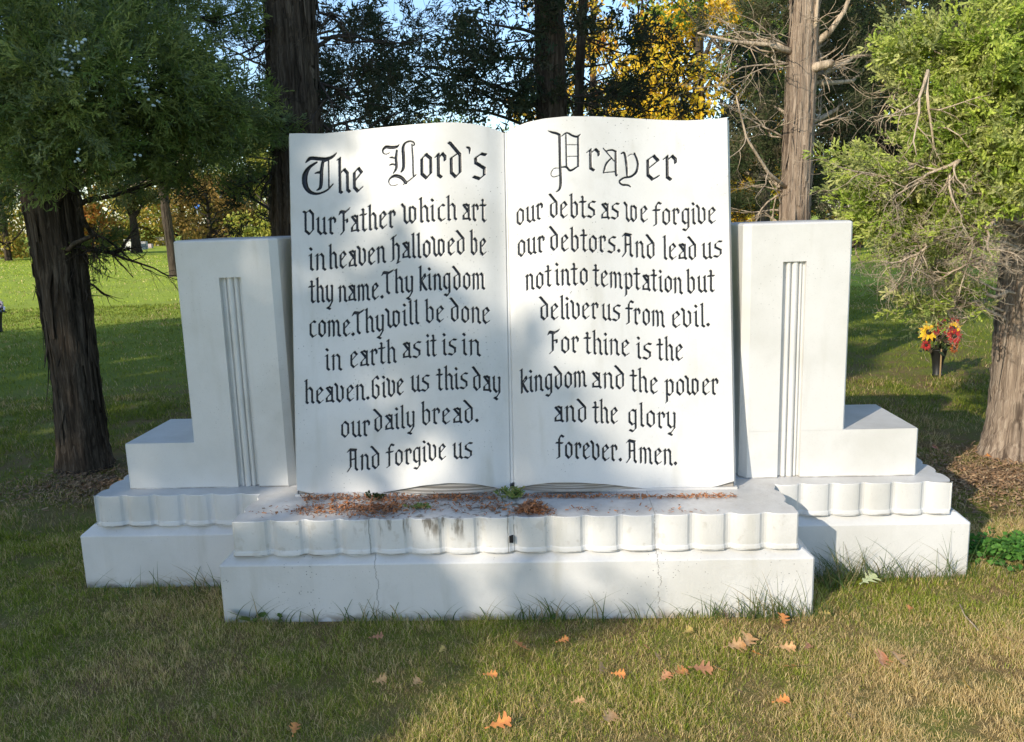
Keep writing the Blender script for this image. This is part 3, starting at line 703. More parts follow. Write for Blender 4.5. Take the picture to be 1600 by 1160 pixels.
def blades(name, n, x0, x1, y0, y1, hmin, hmax, wk, straw, seed, lab, test=None, lean=0.9, bright=1.0, parent=None, pts=None):
    r = np.random.default_rng(seed)
    x = r.uniform(x0, x1, n); y = r.uniform(y0, y1, n)
    if pts is not None: x, y = pts
    z = gz(x, y)
    px, py = proj(np.stack([x, y, z], 1)); dep = (np.stack([x, y, z], 1)-C0) @ _F
    ok = (px > -260) & (px < 1860) & (py < 1420) & (dep > 0.4)
    ok &= ~((np.abs(x) < Xf+0.004) & (y > -0.004) & (y < 0.5)); ok &= ~((np.abs(x) < Xw+0.004) & (y > Yw-0.004) & (y < 1.09))
    if test is not None: ok &= test(x, y, r)
    # clumping
    cl = fnoise(x, y, seed+1, 9.0) + 0.6*fnoise(x, y, seed+2, 30.0)
    ok &= r.uniform(-1.6, 1.0, len(x)) < cl
    x, y, z, cl = x[ok], y[ok], z[ok], cl[ok]; n = len(x)
    d = np.hypot(x-CX, y-CY)
    h = r.uniform(hmin, hmax, n)*(0.75+0.3*np.clip(cl, -0.6, 1.5)); w = np.maximum(0.0017, d*0.00052)*wk*r.uniform(0.7, 1.4, n)
    th = r.uniform(0, 2*np.pi, n); ln = h*r.uniform(0.15, lean*1.5, n); ph = r.uniform(0, 2*np.pi, n)
    bx, by = np.cos(ph)*w/2, np.sin(ph)*w/2
    V = np.zeros((n, 5, 3), np.float32)
    V[:, 0] = np.stack([x-bx, y-by, z-0.004], 1); V[:, 1] = np.stack([x+bx, y+by, z-0.004], 1)
    mx, my, mz = x+np.cos(th)*ln*0.4, y+np.sin(th)*ln*0.4, z+h*0.62
    V[:, 2] = np.stack([mx+bx*0.8, my+by*0.8, mz], 1); V[:, 3] = np.stack([mx-bx*0.8, my-by*0.8, mz], 1)
    V[:, 4] = np.stack([x+np.cos(th)*ln, y+np.sin(th)*ln, z+h*r.uniform(0.7, 1.02, n)], 1)
    b = np.arange(n)[:, None]*5
    sf = straw(x, y) + 0.22*fnoise(x, y, seed+3, 2.2) + 0.12*fnoise(x, y, seed+9, 8.0)
    is_s = r.uniform(0, 1, n) < sf
    k = r.uniform(0, 1, (n, 1))
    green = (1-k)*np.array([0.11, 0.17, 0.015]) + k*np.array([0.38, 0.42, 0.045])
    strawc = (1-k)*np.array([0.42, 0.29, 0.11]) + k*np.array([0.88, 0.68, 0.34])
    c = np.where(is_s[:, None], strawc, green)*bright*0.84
    o = mesh_np(name, V.reshape(-1, 3), [b+np.array([[0, 1, 2, 3]]), b+np.array([[3, 2, 4]])], M_BLADE, parent, col=np.repeat(c, 5, 0))
    if lab: tag(o, lab, "grass", kind="stuff")
    return o
bare = lambda x, y, r: (np.hypot(x-3.2, y-2.25) > 0.35+0.5*r.uniform(0, 1, len(x))**2) & (np.hypot(x+3.0, y-2.2) > 0.2+0.2*r.uniform(0, 1, len(x)))
blades("dry_thatch", 260000, -2.7, 2.7, -1.25, 0.6, 0.004, 0.014, 1.0, lambda x, y: 0.85+0*x, 27, "mat of dead straw clippings lying between the grass blades before the monument", bare, lean=2.6, bright=0.85)
blades("mown_grass", 520000, -3.0, 3.0, -1.3, 1.0, 0.014, 0.046, 0.85, lambda x, y: 0.47+0.07*np.clip(x, -2.5, 2)-0.10*np.clip(y, -1, 1.5)-0.40*np.exp(-((x-1.7)**2/.35+(y-.1)**2/.12)), 21, "thin dry mown lawn of green and straw blades in front of the white monument", bare, bright=1.28)
lat = lambda x, y: 0.16 + 0.9*np.exp(-((x-3.1)**2+(y-1.7)**2)/1.7) + 0.35*np.exp(-((x+3.0)**2+(y-1.3)**2)/0.8)
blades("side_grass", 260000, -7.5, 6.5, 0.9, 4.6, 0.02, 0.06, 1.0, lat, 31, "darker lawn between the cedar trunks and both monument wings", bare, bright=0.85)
blades("middle_grass", 240000, -16, 12, 4.5, 14, 0.025, 0.06, 1.1, lambda x, y: 0.10+0*x, 41, "green lawn behind the row of cedars", bright=0.9)  # blade colour held darker here for the shade under the trees
blades("far_grass", 150000, -45, 30, 13.5, 45, 0.03, 0.07, 1.25, lambda x, y: 0.10+0*x, 51, "sunlit cemetery lawn reaching to the far trees", bright=1.75)  # blade colour raised above the nearer lawn to read as sunlit
# long grass left uncut along the foot of the monument
def tuft_pts():
    r = np.random.default_rng(5); X, Y = [], []
    spots = [(1190, 962, .16, 90), (1215, 958, .10, 50), (590, 968, .05, 14), (700, 966, .3, 26), (850, 965, .09, 48), (430, 972, .10, 16), (1330, 905, .13, 120), (1400, 905, .22, 70), (230, 925, .2, 30), (330, 918, .08, 22), (1040, 962, .2, 14), (1290, 915, .06, 60), (1480, 905, .12, 30), (950, 966, .12, 14)]
    for px, py, sp, n in spots:
        p = hit(px, py, 2, 0); X += list(p[0]+r.normal(0, sp, n)); Y += list(p[1]-np.abs(r.normal(0, 0.03, n))-0.006)
    X, Y = np.array(X), np.array(Y)
    bad = (np.abs(X) < Xf) & (Y > -0.006); Y[bad] = -0.01
    return X, Y
tp = tuft_pts()
def tufts():
    r = np.random.default_rng(8); mb_v, mb_c, F4 = [], [], []
    for i, (x, y) in enumerate(zip(*tp)):
        h = r.uniform(0.06, 0.19)*(1.35 if x > .95 else 1.0); th = r.normal(-math.pi/2 if r.uniform() < .4 else r.choice([0, math.pi]), 0.7); ln = h*r.uniform(0.2, 1.3); w = r.uniform(0.0015, 0.003)
        k = r.uniform(); c = np.array([0.05, 0.10, 0.02])*(1-k)+np.array([0.16, 0.20, 0.06])*k
        if r.uniform() < 0.2: c = np.array([0.35, 0.28, 0.14])
        b = len(mb_v)
        for j in range(6):
            t = j/5; q = np.array([x+math.cos(th)*ln*t**1.7, y+math.sin(th)*ln*t**1.7*0.8, h*(t-0.25*t*t*(ln/h))])
            ww = w*(1-t*0.92)
            mb_v += [q-np.array([ww, 0.3*ww, 0]), q+np.array([ww, 0.3*ww, 0])]; mb_c += [c, c]
        F4 += [(b+2*j, b+2*j+1, b+2*j+3, b+2*j+2) for j in range(5)]
    o = mesh_np("tall_grass", mb_v, [np.array(F4)], M_BLADE, None, col=np.array(mb_c))
    tag(o, "long uncut grass blades along the foot of the white plinths", "grass", kind="stuff")
tufts()

# ------------------------------------------------------------------ FOLIAGE TEMPLATES
def spray_template(seed, nside=11, nsub=4, wid=0.022, broad=1.0):
    """a juniper spray of unit length along +X: side branchlets with scale-leaf tips, all tiny triangles"""
    r = np.random.default_rng(seed); V, F = [], []
    def blade(p, d, L, w):
        d = d/np.linalg.norm(d); s = np.cross(d, r.normal(0, 1, 3)); s /= np.linalg.norm(s)+1e-9
        b = len(V); V.extend([p - s*w*0.4, p + s*w*0.4, p + d*L*0.6 + s*w, p+d*L, p + d*L*0.6 - s*w]); F.append((b, b+1, b+2)); F.append((b, b+2, b+4)); F.append((b+4, b+2, b+3))
    ax = np.array([0., 0, 0]); dirv = np.array([1., 0, 0])
    for k in range(nside):
        t = (k+0.5)/nside; p = np.array([t, 0.06*math.sin(3*t), 0.05*math.sin(2*t+seed)])
        a = r.uniform(0, 2*np.pi); out = np.array([1.0, 1.1*math.cos(a), 0.9*math.sin(a)]); out /= np.linalg.norm(out)
        L = 0.40*(1-0.55*t)*r.uniform(0.7, 1.2)*broad
        blade(p, out, L, wid)
        for q in range(nsub):
            u = (q+0.6)/nsub; o2 = out + r.normal(0, 0.55, 3) + np.array([0.3, 0, 0])
            blade(p+out*L*u, o2, L*0.5*r.uniform(0.6, 1.2), wid*0.85)
    blade(np.array([0.9, 0, 0]), dirv, 0.22, wid)
    return np.array(V), np.array(F)
SPR = [spray_template(s) for s in range(5)]
SPR_B = [spray_template(s+40, 10, 4, 0.036, 1.0) for s in range(5)]
SPR_L = [spray_template(s+20, 7, 2, 0.04, 1.15) for s in range(4)]
def leaf_template(seed):
    V = np.array([[0, 0, 0], [0.5, 0.32, 0.06], [1, 0, -0.05], [0.5, -0.32, 0.06]], float); return V, np.array([[0, 1, 2], [0, 2, 3]])
LEAF = [leaf_template(0)]
def scatter(name, P, D, S, Ccol, templates, parent, m=M_LEAF, seed=3, vary=0.25, org=(0, 0, 0)):
    r = np.random.default_rng(seed); VV, FF, CC = [], [], []; off = 0
    pick = r.integers(0, len(templates), len(P))
    for k, (TV, TF) in enumerate(templates):
        I = np.where(pick == k)[0]
        if not len(I): continue
        d = D[I]/np.linalg.norm(D[I], axis=1, keepdims=True); rv = r.normal(0, 1, (len(I), 3)); s = np.cross(d, rv); s /= np.linalg.norm(s, axis=1, keepdims=True); u = np.cross(d, s)
        W = P[I][:, None, :] + S[I][:, None, None]*(TV[None, :, 0:1]*d[:, None] + TV[None, :, 1:2]*s[:, None] + TV[None, :, 2:3]*u[:, None])
        n, kv = len(I), len(TV)
        VV.append(W.reshape(-1, 3)); FF.append((np.arange(n)[:, None, None]*kv + TF[None] + off).reshape(-1, 3)); off += n*kv
        c = Ccol[I][:, None, :]*(1+vary*r.uniform(-1, 1, (n, kv, 1))); CC.append(np.broadcast_to(c, (n, kv, 3)).reshape(-1, 3))
    V = np.concatenate(VV)-np.array(org)
    return mesh_np(name, V, [np.concatenate(FF)], m, parent, col=np.clip(np.concatenate(CC), 0, 1))
def trunk_mesh(name, path, radii, m, parent, seed=0, ridges=9, amp=0.12, nseg=56, nring=None, flare=0.0):
    """path: world points bottom to top; fibrous ridged trunk"""
    r = np.random.default_rng(seed); path = np.array(path, float); radii = np.array(radii, float); n = len(path)
    t = np.linspace(0, n-1, nring or 90); i = np.clip(t.astype(int), 0, n-2); f = (t-i)[:, None]
    f2 = f*f*(3-2*f); pm = path[np.clip(i-1, 0, n-1)]; p0 = path[i]; p1 = path[i+1]; p2 = path[np.clip(i+2, 0, n-1)]
    c = 0.5*(2*p0+(-pm+p1)*f+(2*pm-5*p0+4*p1-p2)*f*f+(-pm+3*p0-3*p1+p2)*f**3); rr = radii[i]*(1-f[:, 0])+radii[i+1]*f[:, 0]
    th = np.linspace(0, 2*np.pi, nseg, endpoint=False); TH = th[None, :]; h = (c[:, 2]-c[0, 2])[:, None]
    R = np.ones((len(t), nseg))
    for k in range(ridges):
        kk = r.integers(2, 17); R += amp*0.42*(2.5/(kk**0.7))*np.sin(kk*TH + r.uniform(0, 6.28) + h*r.uniform(-1.2, 1.2) + 0.5*np.sin(h*r.uniform(1, 4)+r.uniform(0, 6)))
    R += 0.03*r.normal(0, 1, R.shape)*amp/0.12
    R *= 1 + flare*np.exp(-h/0.16)*(1+0.35*np.sin(4*TH+1.0)+0.2*np.sin(7*TH))
    V = np.stack([c[:, 0:1]+rr[:, None]*R*np.cos(TH), c[:, 1:2]+rr[:, None]*R*np.sin(TH), c[:, 2:3]+0*TH], -1).reshape(-1, 3)
    idx = np.arange(len(t)*nseg).reshape(len(t), nseg); nx = np.roll(idx, -1, 1)
    F = np.stack([idx[:-1], nx[:-1], nx[1:], idx[1:]], -1).reshape(-1, 4)
    org = np.array(parent.location) if parent else np.zeros(3)
    return mesh_np(name, V-org, [F], m, parent, smooth=True)
def wiggle(a, b, n, amp, r, sag=0.0):
    a = np.array(a, float); b = np.array(b, float); L = np.linalg.norm(b-a); out = []
    o = np.zeros(3)
    for k in range(n+1):
        t = k/n; o = o + r.normal(0, amp*L/n, 3); p = a*(1-t)+b*t + o*math.sin(math.pi*min(1, t*1.15))*1.0; p[2] -= sag*L*math.sin(math.pi*t); out.append(p)
    return out
def twigs(mb, p, d, L, r0, depth, r, droop=0.0, k=4, spread=0.8, tips=None):
    """crooked twig with side twigs"""
    n = max(3, int(4+depth)); q = np.array(p, float); d = np.array(d, float)/np.linalg.norm(d); pts = [q.copy()]; rad = [r0]
    for i in range(n):
        d = d + r.normal(0, 0.22, 3); d[2] -= droop*0.1; d /= np.linalg.norm(d); q = q + d*L/n; pts.append(q.copy()); rad.append(r0*(1-0.75*(i+1)/n))
        if depth > 0 and r.uniform() < 0.85:
            s = d + r.normal(0, spread, 3); twigs(mb, q, s, L*r.uniform(0.4, 0.7), rad[-1]*0.7, depth-1, r, droop, k, spread, tips)
    if tips is not None: tips.append((pts[-1], d))
    mb.tube(pts, np.maximum(rad, 0.0007), k)
def blob_points(c, rad, n, r, sub=9, tight=0.30):
    """points clumped inside an ellipsoid (axis radii rad)"""
    c = np.array(c); rad = np.array(rad); u = r.normal(0, 1, (sub, 3)); u /= np.linalg.norm(u, axis=1, keepdims=True); sc = u*r.uniform(0.25, 1.0, (sub, 1))**0.6
    P = sc[r.integers(0, sub, n)] + r.normal(0, tight*0.6, (n, 3))
    l = np.linalg.norm(P, axis=1, keepdims=True); P = np.where(l > 1.15, P/l*1.15*r.uniform(0.7, 1, (n, 1)), P)
    return c + P*rad
def boughs(c, rad, n, r, nb, ax, droop=0.25):
    """sprays strung along curved boughs that grow outward through an ellipsoid; -> points, directions"""
    c = np.array(c); rad = np.array(rad); P, D = [], []; per = max(3, n//nb)
    for _ in range(nb):
        u = r.normal(0, 1, 3); u /= np.linalg.norm(u); e = c + u*rad*r.uniform(.65, 1.12); s0 = c + r.normal(0, .35, 3)*rad
        o = np.array([e[0]-ax[0], e[1]-ax[1], 0]); o /= np.linalg.norm(o)+1e-6
        s0 = s0*.6 + (e - o*np.linalg.norm(rad)*.55)*.4
        t = r.uniform(.12, 1, per)**.8; L = np.linalg.norm(e-s0); p = s0+(e-s0)*t[:, None]; p[:, 2] += L*droop*(np.sin(np.pi*t*.9)-.55*t)
        d = (e-s0)/L; P.append(p + r.normal(0, 1, (per, 3))*(.045+.05*L)*(1.1-.6*t[:, None])); D.append(d + r.normal(0, .48, (per, 3)) + np.array([0, 0, .12-.35*droop]))
    return np.concatenate(P), np.concatenate(D)
def bark_strips(path, rad, n, m, parent, seed, lo=0.0, hi=None, wid=0.012):
    r = np.random.default_rng(seed); path = np.array(path); rad = np.array(rad); hi = hi or path[-1, 2]; V, F = [], []
    for _ in range(n):
        z0 = r.uniform(lo, hi); L = r.uniform(.12, .5); a = r.uniform(0, 6.28); w = wid*r.uniform(.5, 1.4); fl = r.uniform(.002, .02)*(1 if r.uniform() < .75 else 2.2); b = len(V); up = r.uniform() < .35; sl = r.normal(0, .12)
        for j in range(7):
            t = j/6; z = z0+L*t; c = np.array([np.interp(z, path[:, 2], path[:, i]) for i in range(2)]); R = np.interp(z, path[:, 2], rad)
            q = t if up else 1-t; off = 1.035*R+.003+fl*max(0, q-.3)**1.5*1.7; aa = a+sl*t; ww = w*(1-.65*max(0, q-.55)/.45)/max(R, .03)
            V.extend([(c[0]+off*math.cos(aa-ww), c[1]+off*math.sin(aa-ww), z), (c[0]+(off+.003)*math.cos(aa), c[1]+(off+.003)*math.sin(aa), z), (c[0]+off*math.cos(aa+ww), c[1]+off*math.sin(aa+ww), z)])
        for j in range(6): F += [(b+3*j, b+3*j+1, b+3*j+4, b+3*j+3), (b+3*j+1, b+3*j+2, b+3*j+5, b+3*j+4)]
    o = mesh_np("peeling_bark", np.array(V)-np.array(parent.location), [np.array(F)], m, parent, smooth=True); o["kind"] = "stuff"
    return o
def pal(cols, n, r):
    cols = np.array(cols); i = r.integers(0, len(cols), n); j = r.integers(0, len(cols), n); k = r.uniform(0, 1, (n, 1))
    return cols[i]*(1-k)+cols[j]*k
# ------------------------------------------------------------------ TREES
def W(x, y, Y): return hit(x, y, 1, Y)
def pxm(p, Y): return (Y-C0[1])/_F[1]/FPX       # metres per photograph pixel at depth Y
def cedar(name, label, trunk_px, blobs, palette, n_per, size, seed, m_bark=M_BARK, m_twig=M_TWIG, templ=SPR, group=None, limbs=True, up=0.25, flare=0.25, amp=0.13, density=1.0, ground=True, twig_px=(), twig_n=0, twd=2, limb_r=0.02, stubs=(), per_b=15, droop=.25, strips=0):
    """trunk_px: [(x, y, Y, width_px)] from the ground up; blobs: [(x, y, Y, rx_px, ry_px, depth_m, weight)]"""
    r = np.random.default_rng(seed)
    path = [W(x, y, Y) for x, y, Y, w in trunk_px]; rad = [w*pxm(0, Y)/2 for x, y, Y, w in trunk_px]
    if ground:
        path[0][2] = -0.03
    root = empty(name, tuple(path[0])); tag(root, label, "tree", group)
    trunk_mesh("trunk", path, rad, m_bark, root, seed, amp=amp, flare=flare)
    org = np.array(root.location); mb = MB(); P, D, S = [], [], []
    pa = np.array(path)
    if strips: bark_strips(path, rad, strips, m_bark, root, seed+5, 0.05, 3.4)
    for (x, y, Y, rx, ry, dz, wgt) in blobs:
        c = W(x, y, Y); k = pxm(0, Y); n = int(n_per*wgt*density)
        ax = np.array([np.interp(c[2]-0.25, pa[:, 2], pa[:, i]) for i in range(3)])
        q, dd = boughs(c, (rx*k, dz, ry*k), n, r, max(5, int(n/per_b)), ax, droop)
        P.append(q); D.append(dd + np.array([0, 0, up])); n = len(q); S.append(size*r.uniform(0.55, 1.25, n))
        if limbs:
            a0 = np.array([np.interp(c[2]-0.3*np.hypot(c[0]-ax[0], c[1]-ax[1]), pa[:, 2], pa[:, i]) for i in range(3)])
            pts = wiggle(a0, c, 7, 0.16, r); L = np.linalg.norm(np.array(c)-a0)
            mb.tube(pts, np.linspace(min(limb_r, 0.02*L+0.006), 0.004, len(pts)), 6)
            for _ in range(int(3+3*wgt)):
                j = r.integers(2, len(pts)); tgt = q[r.integers(0, n)] if n else c
                mb.tube(wiggle(pts[j], tgt, 5, 0.2, r), np.linspace(0.005, 0.0015, 6), 4)
    for (x, y, Y, dx, dy, L, dep) in twig_px:
        p = W(x, y, Y); k = pxm(0, Y)
        for _ in range(max(1, twig_n)):
            twigs(mb, p, np.array([dx, r.uniform(-0.6, 0.3), -dy]) + r.normal(0, 0.25, 3), L*k*r.uniform(0.6, 1.1), 0.0105, dep, r)
    for q in stubs:      # big forking boughs and broken stubs: ((x, y, Y, radius_m), ...)
        pp = [W(x, y, Y) for x, y, Y, _ in q]; mb.tube(pp, [w for *_, w in q], 9)
        for p0 in pp[1:]: twigs(mb, p0, r.normal(0, 1, 3), .35, .006, 1, r)
    if mb.n: mb.build("limbs", m_twig, root, True, org=org)
    if P:
        P = np.concatenate(P); D = np.concatenate(D); S = np.concatenate(S)
        scatter("crown", P, D, S, pal(palette, len(P), r), templ, root, seed=seed+1, org=org)
    return root
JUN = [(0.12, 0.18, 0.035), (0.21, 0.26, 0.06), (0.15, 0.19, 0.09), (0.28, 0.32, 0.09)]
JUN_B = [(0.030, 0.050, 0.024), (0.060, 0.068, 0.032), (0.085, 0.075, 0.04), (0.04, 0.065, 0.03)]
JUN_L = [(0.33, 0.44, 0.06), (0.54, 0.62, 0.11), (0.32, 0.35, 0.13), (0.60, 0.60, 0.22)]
GRP = "cedars standing in a row behind the monument"
near_left = cedar("cedar_tree", "dark cedar at the left edge with low berry-laden boughs and a bare shaded trunk",
      [(135, 742, 2.2, 70), (119, 600, 2.2, 65), (98, 440, 2.2, 70), (75, 280, 2.2, 76), (58, 120, 2.2, 72), (40, -60, 2.2, 62), (25, -320, 2.2, 44)],
      [(60, 60, 1.2, 110, 100, .35, 1.3), (40, 190, 1.1, 90, 70, .3, 1.0), (120, 150, 1.0, 80, 100, .3, 1.1), (215, 110, 1.4, 95, 80, .35, 1.1), (250, 200, 1.7, 110, 60, .35, 1.0), (330, 170, 2.0, 90, 60, .35, .8), (165, 235, 1.5, 90, 40, .3, .7),
       (390, 205, 2.3, 90, 28, .3, .55), (290, 30, 2.4, 100, 60, .4, .6), (390, 15, 2.6, 60, 30, .4, .25), (120, 20, 1.8, 110, 60, .4, .8), (20, 300, 2.4, 60, 40, .3, .35), (200, 20, 2.0, 90, 50, .4, .6), (230, 290, 2.6, 40, 22, .2, .14), (160, 385, 2.4, 30, 16, .15, .12), (-40, 120, 1.6, 80, 160, .4, .8), (340, 250, 2.6, 90, 30, .3, .35), (110, 255, 1.0, 60, 25, .2, .3)],
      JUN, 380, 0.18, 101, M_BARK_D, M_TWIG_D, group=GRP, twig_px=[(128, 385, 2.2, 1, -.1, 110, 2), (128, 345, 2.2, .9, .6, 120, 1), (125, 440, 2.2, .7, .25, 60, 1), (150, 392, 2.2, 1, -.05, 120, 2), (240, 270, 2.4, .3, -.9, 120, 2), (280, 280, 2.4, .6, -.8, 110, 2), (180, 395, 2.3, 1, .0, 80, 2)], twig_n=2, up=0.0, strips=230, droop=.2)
cedar("cedar_tree", "tall cedar with a thick dark trunk rising directly behind the left pier",
      [(468, 640, 2.7, 84), (466, 400, 2.7, 76), (465, 250, 2.7, 74), (458, 100, 2.7, 74), (452, -60, 2.7, 70), (446, -380, 2.7, 48)],
      [(400, 330, 3.0, 50, 40, .3, .25), (560, 150, 3.4, 70, 40, .4, .35), (600, 60, 3.6, 110, 60, .5, .55), (520, 30, 3.2, 60, 50, .3, .3), (350, 290, 3.4, 80, 40, .4, .3), (400, 120, 3.6, 50, 30, .4, .15), (500, 160, 3.0, 40, 30, .3, .22), (640, 170, 3.8, 80, 30, .4, .35), (470, -170, 2.9, 190, 90, .9, 1.6), (560, -130, 3.6, 150, 60, .8, 1.0)],
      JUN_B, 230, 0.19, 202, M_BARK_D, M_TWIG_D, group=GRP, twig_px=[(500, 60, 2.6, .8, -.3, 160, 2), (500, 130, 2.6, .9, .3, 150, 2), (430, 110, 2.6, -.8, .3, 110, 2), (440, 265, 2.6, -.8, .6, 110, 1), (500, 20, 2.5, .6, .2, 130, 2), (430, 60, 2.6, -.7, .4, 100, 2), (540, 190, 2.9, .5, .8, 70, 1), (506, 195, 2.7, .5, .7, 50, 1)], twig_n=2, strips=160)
cedar("cedar_tree", "slender shaded cedar whose trunk rises behind the top centre of the open book",
      [(868, 560, 5.2, 46), (864, 300, 5.2, 44), (860, 100, 5.2, 42), (856, -60, 5.2, 38), (850, -320, 5.2, 26)],
      [(820, 60, 4.8, 90, 80, .5, .9), (780, 150, 5.0, 90, 40, .5, .7), (900, 30, 5.0, 60, 60, .5, .5), (740, 30, 5.4, 80, 60, .5, .5), (700, 130, 5.6, 90, 40, .5, .55), (620, 150, 5.8, 90, 50, .6, .6), (840, 170, 4.8, 60, 30, .4, .4), (560, 90, 6.0, 80, 60, .6, .5), (660, 60, 6.0, 80, 50, .6, .4), (520, 190, 6, 60, 30, .5, .3), (860, -160, 5.2, 220, 100, 1.3, 2.4), (700, -120, 5.6, 150, 70, 1.2, 1.4)],
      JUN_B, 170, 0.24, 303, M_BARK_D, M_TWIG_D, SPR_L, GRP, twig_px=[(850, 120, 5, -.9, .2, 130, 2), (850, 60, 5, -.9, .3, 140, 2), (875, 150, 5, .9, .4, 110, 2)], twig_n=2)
cedar("cedar_tree", "thin leaning cedar stem with dead boughs, right of the trunk behind the book centre",
      [(905, 560, 6.0, 15), (903, 300, 6.0, 14), (906, 100, 6.0, 13), (915, -60, 6.0, 11), (925, -300, 6.0, 10)],
      [(960, 120, 6.0, 70, 70, .6, .75), (1010, 180, 6.2, 60, 40, .5, .45), (960, 40, 6.4, 60, 40, .5, .35), (930, 190, 5.8, 60, 30, .4, .45), (1040, 110, 6.4, 60, 40, .5, .35), (1090, 170, 6.5, 50, 60, .5, .5)],
      JUN_B, 95, 0.26, 404, M_BARK_D, M_TWIG_D, SPR_L, GRP, twig_px=[(910, 120, 6, .9, .3, 150, 2), (908, 160, 6, .9, .5, 140, 2), (912, 60, 6, .9, .1, 150, 2), (908, 200, 6, .8, .1, 150, 2)], twig_n=2)
cedar("cedar_tree", "sunlit cedar with a straight pale trunk rising behind the right pier",
      [(1232, 640, 4.5, 48), (1238, 400, 4.5, 42), (1246, 250, 4.5, 41), (1253, 100, 4.5, 40), (1259, -40, 4.5, 38), (1266, -320, 4.5, 28)],
      [(1150, 60, 5.0, 70, 40, .5, .38), (1190, 160, 5.2, 50, 60, .5, .42), (1330, 150, 5.4, 60, 100, .5, .8), (1180, 270, 4.9, 40, 50, .4, .55), (1300, 60, 5.4, 60, 60, .5, .5), (1220, 20, 5.2, 60, 40, .4, .35), (1290, 310, 4.8, 35, 30, .3, .3), (1400, 80, 5.6, 80, 70, .5, .7), (1190, 330, 5.0, 40, 20, .3, .3), (1480, 40, 5.8, 120, 60, .6, .8), (1100, 250, 5.6, 50, 40, .4, .3), (1290, -160, 4.9, 220, 100, 1.4, 3.2), (1450, -100, 5.6, 150, 70, 1.2, 2.0), (1120, -150, 5.2, 120, 80, 1.0, 1.2)],
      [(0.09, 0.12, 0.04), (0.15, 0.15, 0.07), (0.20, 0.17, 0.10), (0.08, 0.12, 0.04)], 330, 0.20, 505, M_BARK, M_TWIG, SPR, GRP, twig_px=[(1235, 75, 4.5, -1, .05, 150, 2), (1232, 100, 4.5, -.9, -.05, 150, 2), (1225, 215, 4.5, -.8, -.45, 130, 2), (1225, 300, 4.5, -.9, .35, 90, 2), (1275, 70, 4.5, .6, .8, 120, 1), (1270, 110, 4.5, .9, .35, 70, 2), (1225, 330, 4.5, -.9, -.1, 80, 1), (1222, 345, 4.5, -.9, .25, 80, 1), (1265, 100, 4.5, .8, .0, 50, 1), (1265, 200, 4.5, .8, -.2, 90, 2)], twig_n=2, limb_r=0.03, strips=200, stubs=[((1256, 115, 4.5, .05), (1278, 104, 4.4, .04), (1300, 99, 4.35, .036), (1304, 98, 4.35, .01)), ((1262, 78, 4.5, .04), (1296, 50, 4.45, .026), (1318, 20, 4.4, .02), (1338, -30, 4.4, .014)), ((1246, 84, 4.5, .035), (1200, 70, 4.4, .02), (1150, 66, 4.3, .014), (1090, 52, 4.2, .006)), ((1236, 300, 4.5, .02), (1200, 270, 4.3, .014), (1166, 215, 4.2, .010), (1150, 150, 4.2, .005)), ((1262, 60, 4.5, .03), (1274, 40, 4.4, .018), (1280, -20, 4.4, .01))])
near_right = cedar("cedar_tree", "sunlit cedar at the right edge with bright green boughs and a broad flaring trunk",
      [(1604, 708, 2.15, 118), (1612, 600, 2.15, 106), (1618, 480, 2.15, 98), (1626, 360, 2.15, 94), (1640, 160, 2.15, 86), (1655, -60, 2.15, 76), (1665, -320, 2.15, 50)],
      [(1460, 80, 1.7, 70, 36, .25, .62), (1540, 90, 1.6, 80, 60, .3, .95), (1500, 160, 1.7, 90, 55, .3, 1.0), (1560, 210, 1.6, 70, 60, .3, .9), (1490, 225, 1.8, 70, 40, .25, .62), (1570, 130, 1.8, 70, 60, .3, .7), (1420, 285, 1.7, 90, 28, .25, .55), (1500, 300, 1.7, 90, 35, .25, .75), (1580, 300, 1.5, 50, 40, .25, .45), (1340, 275, 1.9, 36, 14, .2, .12), (1440, 480, 1.9, 34, 20, .15, .12), (1490, 420, 1.9, 26, 18, .15, .10), (1525, 465, 2.0, 26, 20, .12, .1), (1380, 380, 1.8, 40, 22, .15, .13), (1370, 300, 1.8, 60, 20, .2, .2), (1440, 340, 1.8, 60, 24, .2, .26), (1590, 60, 2.0, 60, 60, .3, .6), (1400, 345, 1.7, 60, 26, .2, .28), (1480, 360, 1.6, 60, 26, .2, .3)],
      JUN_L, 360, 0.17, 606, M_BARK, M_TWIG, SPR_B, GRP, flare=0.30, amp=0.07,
      twig_px=[(1570, 320, 2.0, -1, -.35, 190, 3), (1440, 90, 1.9, -.4, .9, 150, 2), (1540, 470, 2.0, -1, .15, 130, 3), (1470, 330, 1.9, -.6, .9, 120, 3), (1420, 330, 1.9, -.4, .9, 110, 3), (1560, 250, 1.9, -1, .2, 170, 3), (1500, 470, 1.95, -.9, -.2, 90, 3), (1400, 270, 1.9, -.9, .3, 80, 2), (1530, 350, 1.8, -.8, .5, 110, 3), (1575, 345, 1.9, -1, .3, 60, 2), (1440, 400, 1.9, -.3, .9, 100, 3), (1350, 350, 1.9, -.5, .9, 60, 2), (1450, 110, 1.5, -.2, 1, 170, 2), (1440, 250, 1.5, -.9, .4, 110, 2), (1500, 250, 1.4, -.8, .4, 150, 3), (1560, 340, 1.4, -.9, .6, 150, 3), (1470, 370, 1.5, -.8, .6, 130, 3), (1540, 400, 1.5, -1, .5, 120, 3)], twig_n=2, up=0.18, limb_r=0.014, strips=110, droop=.3)
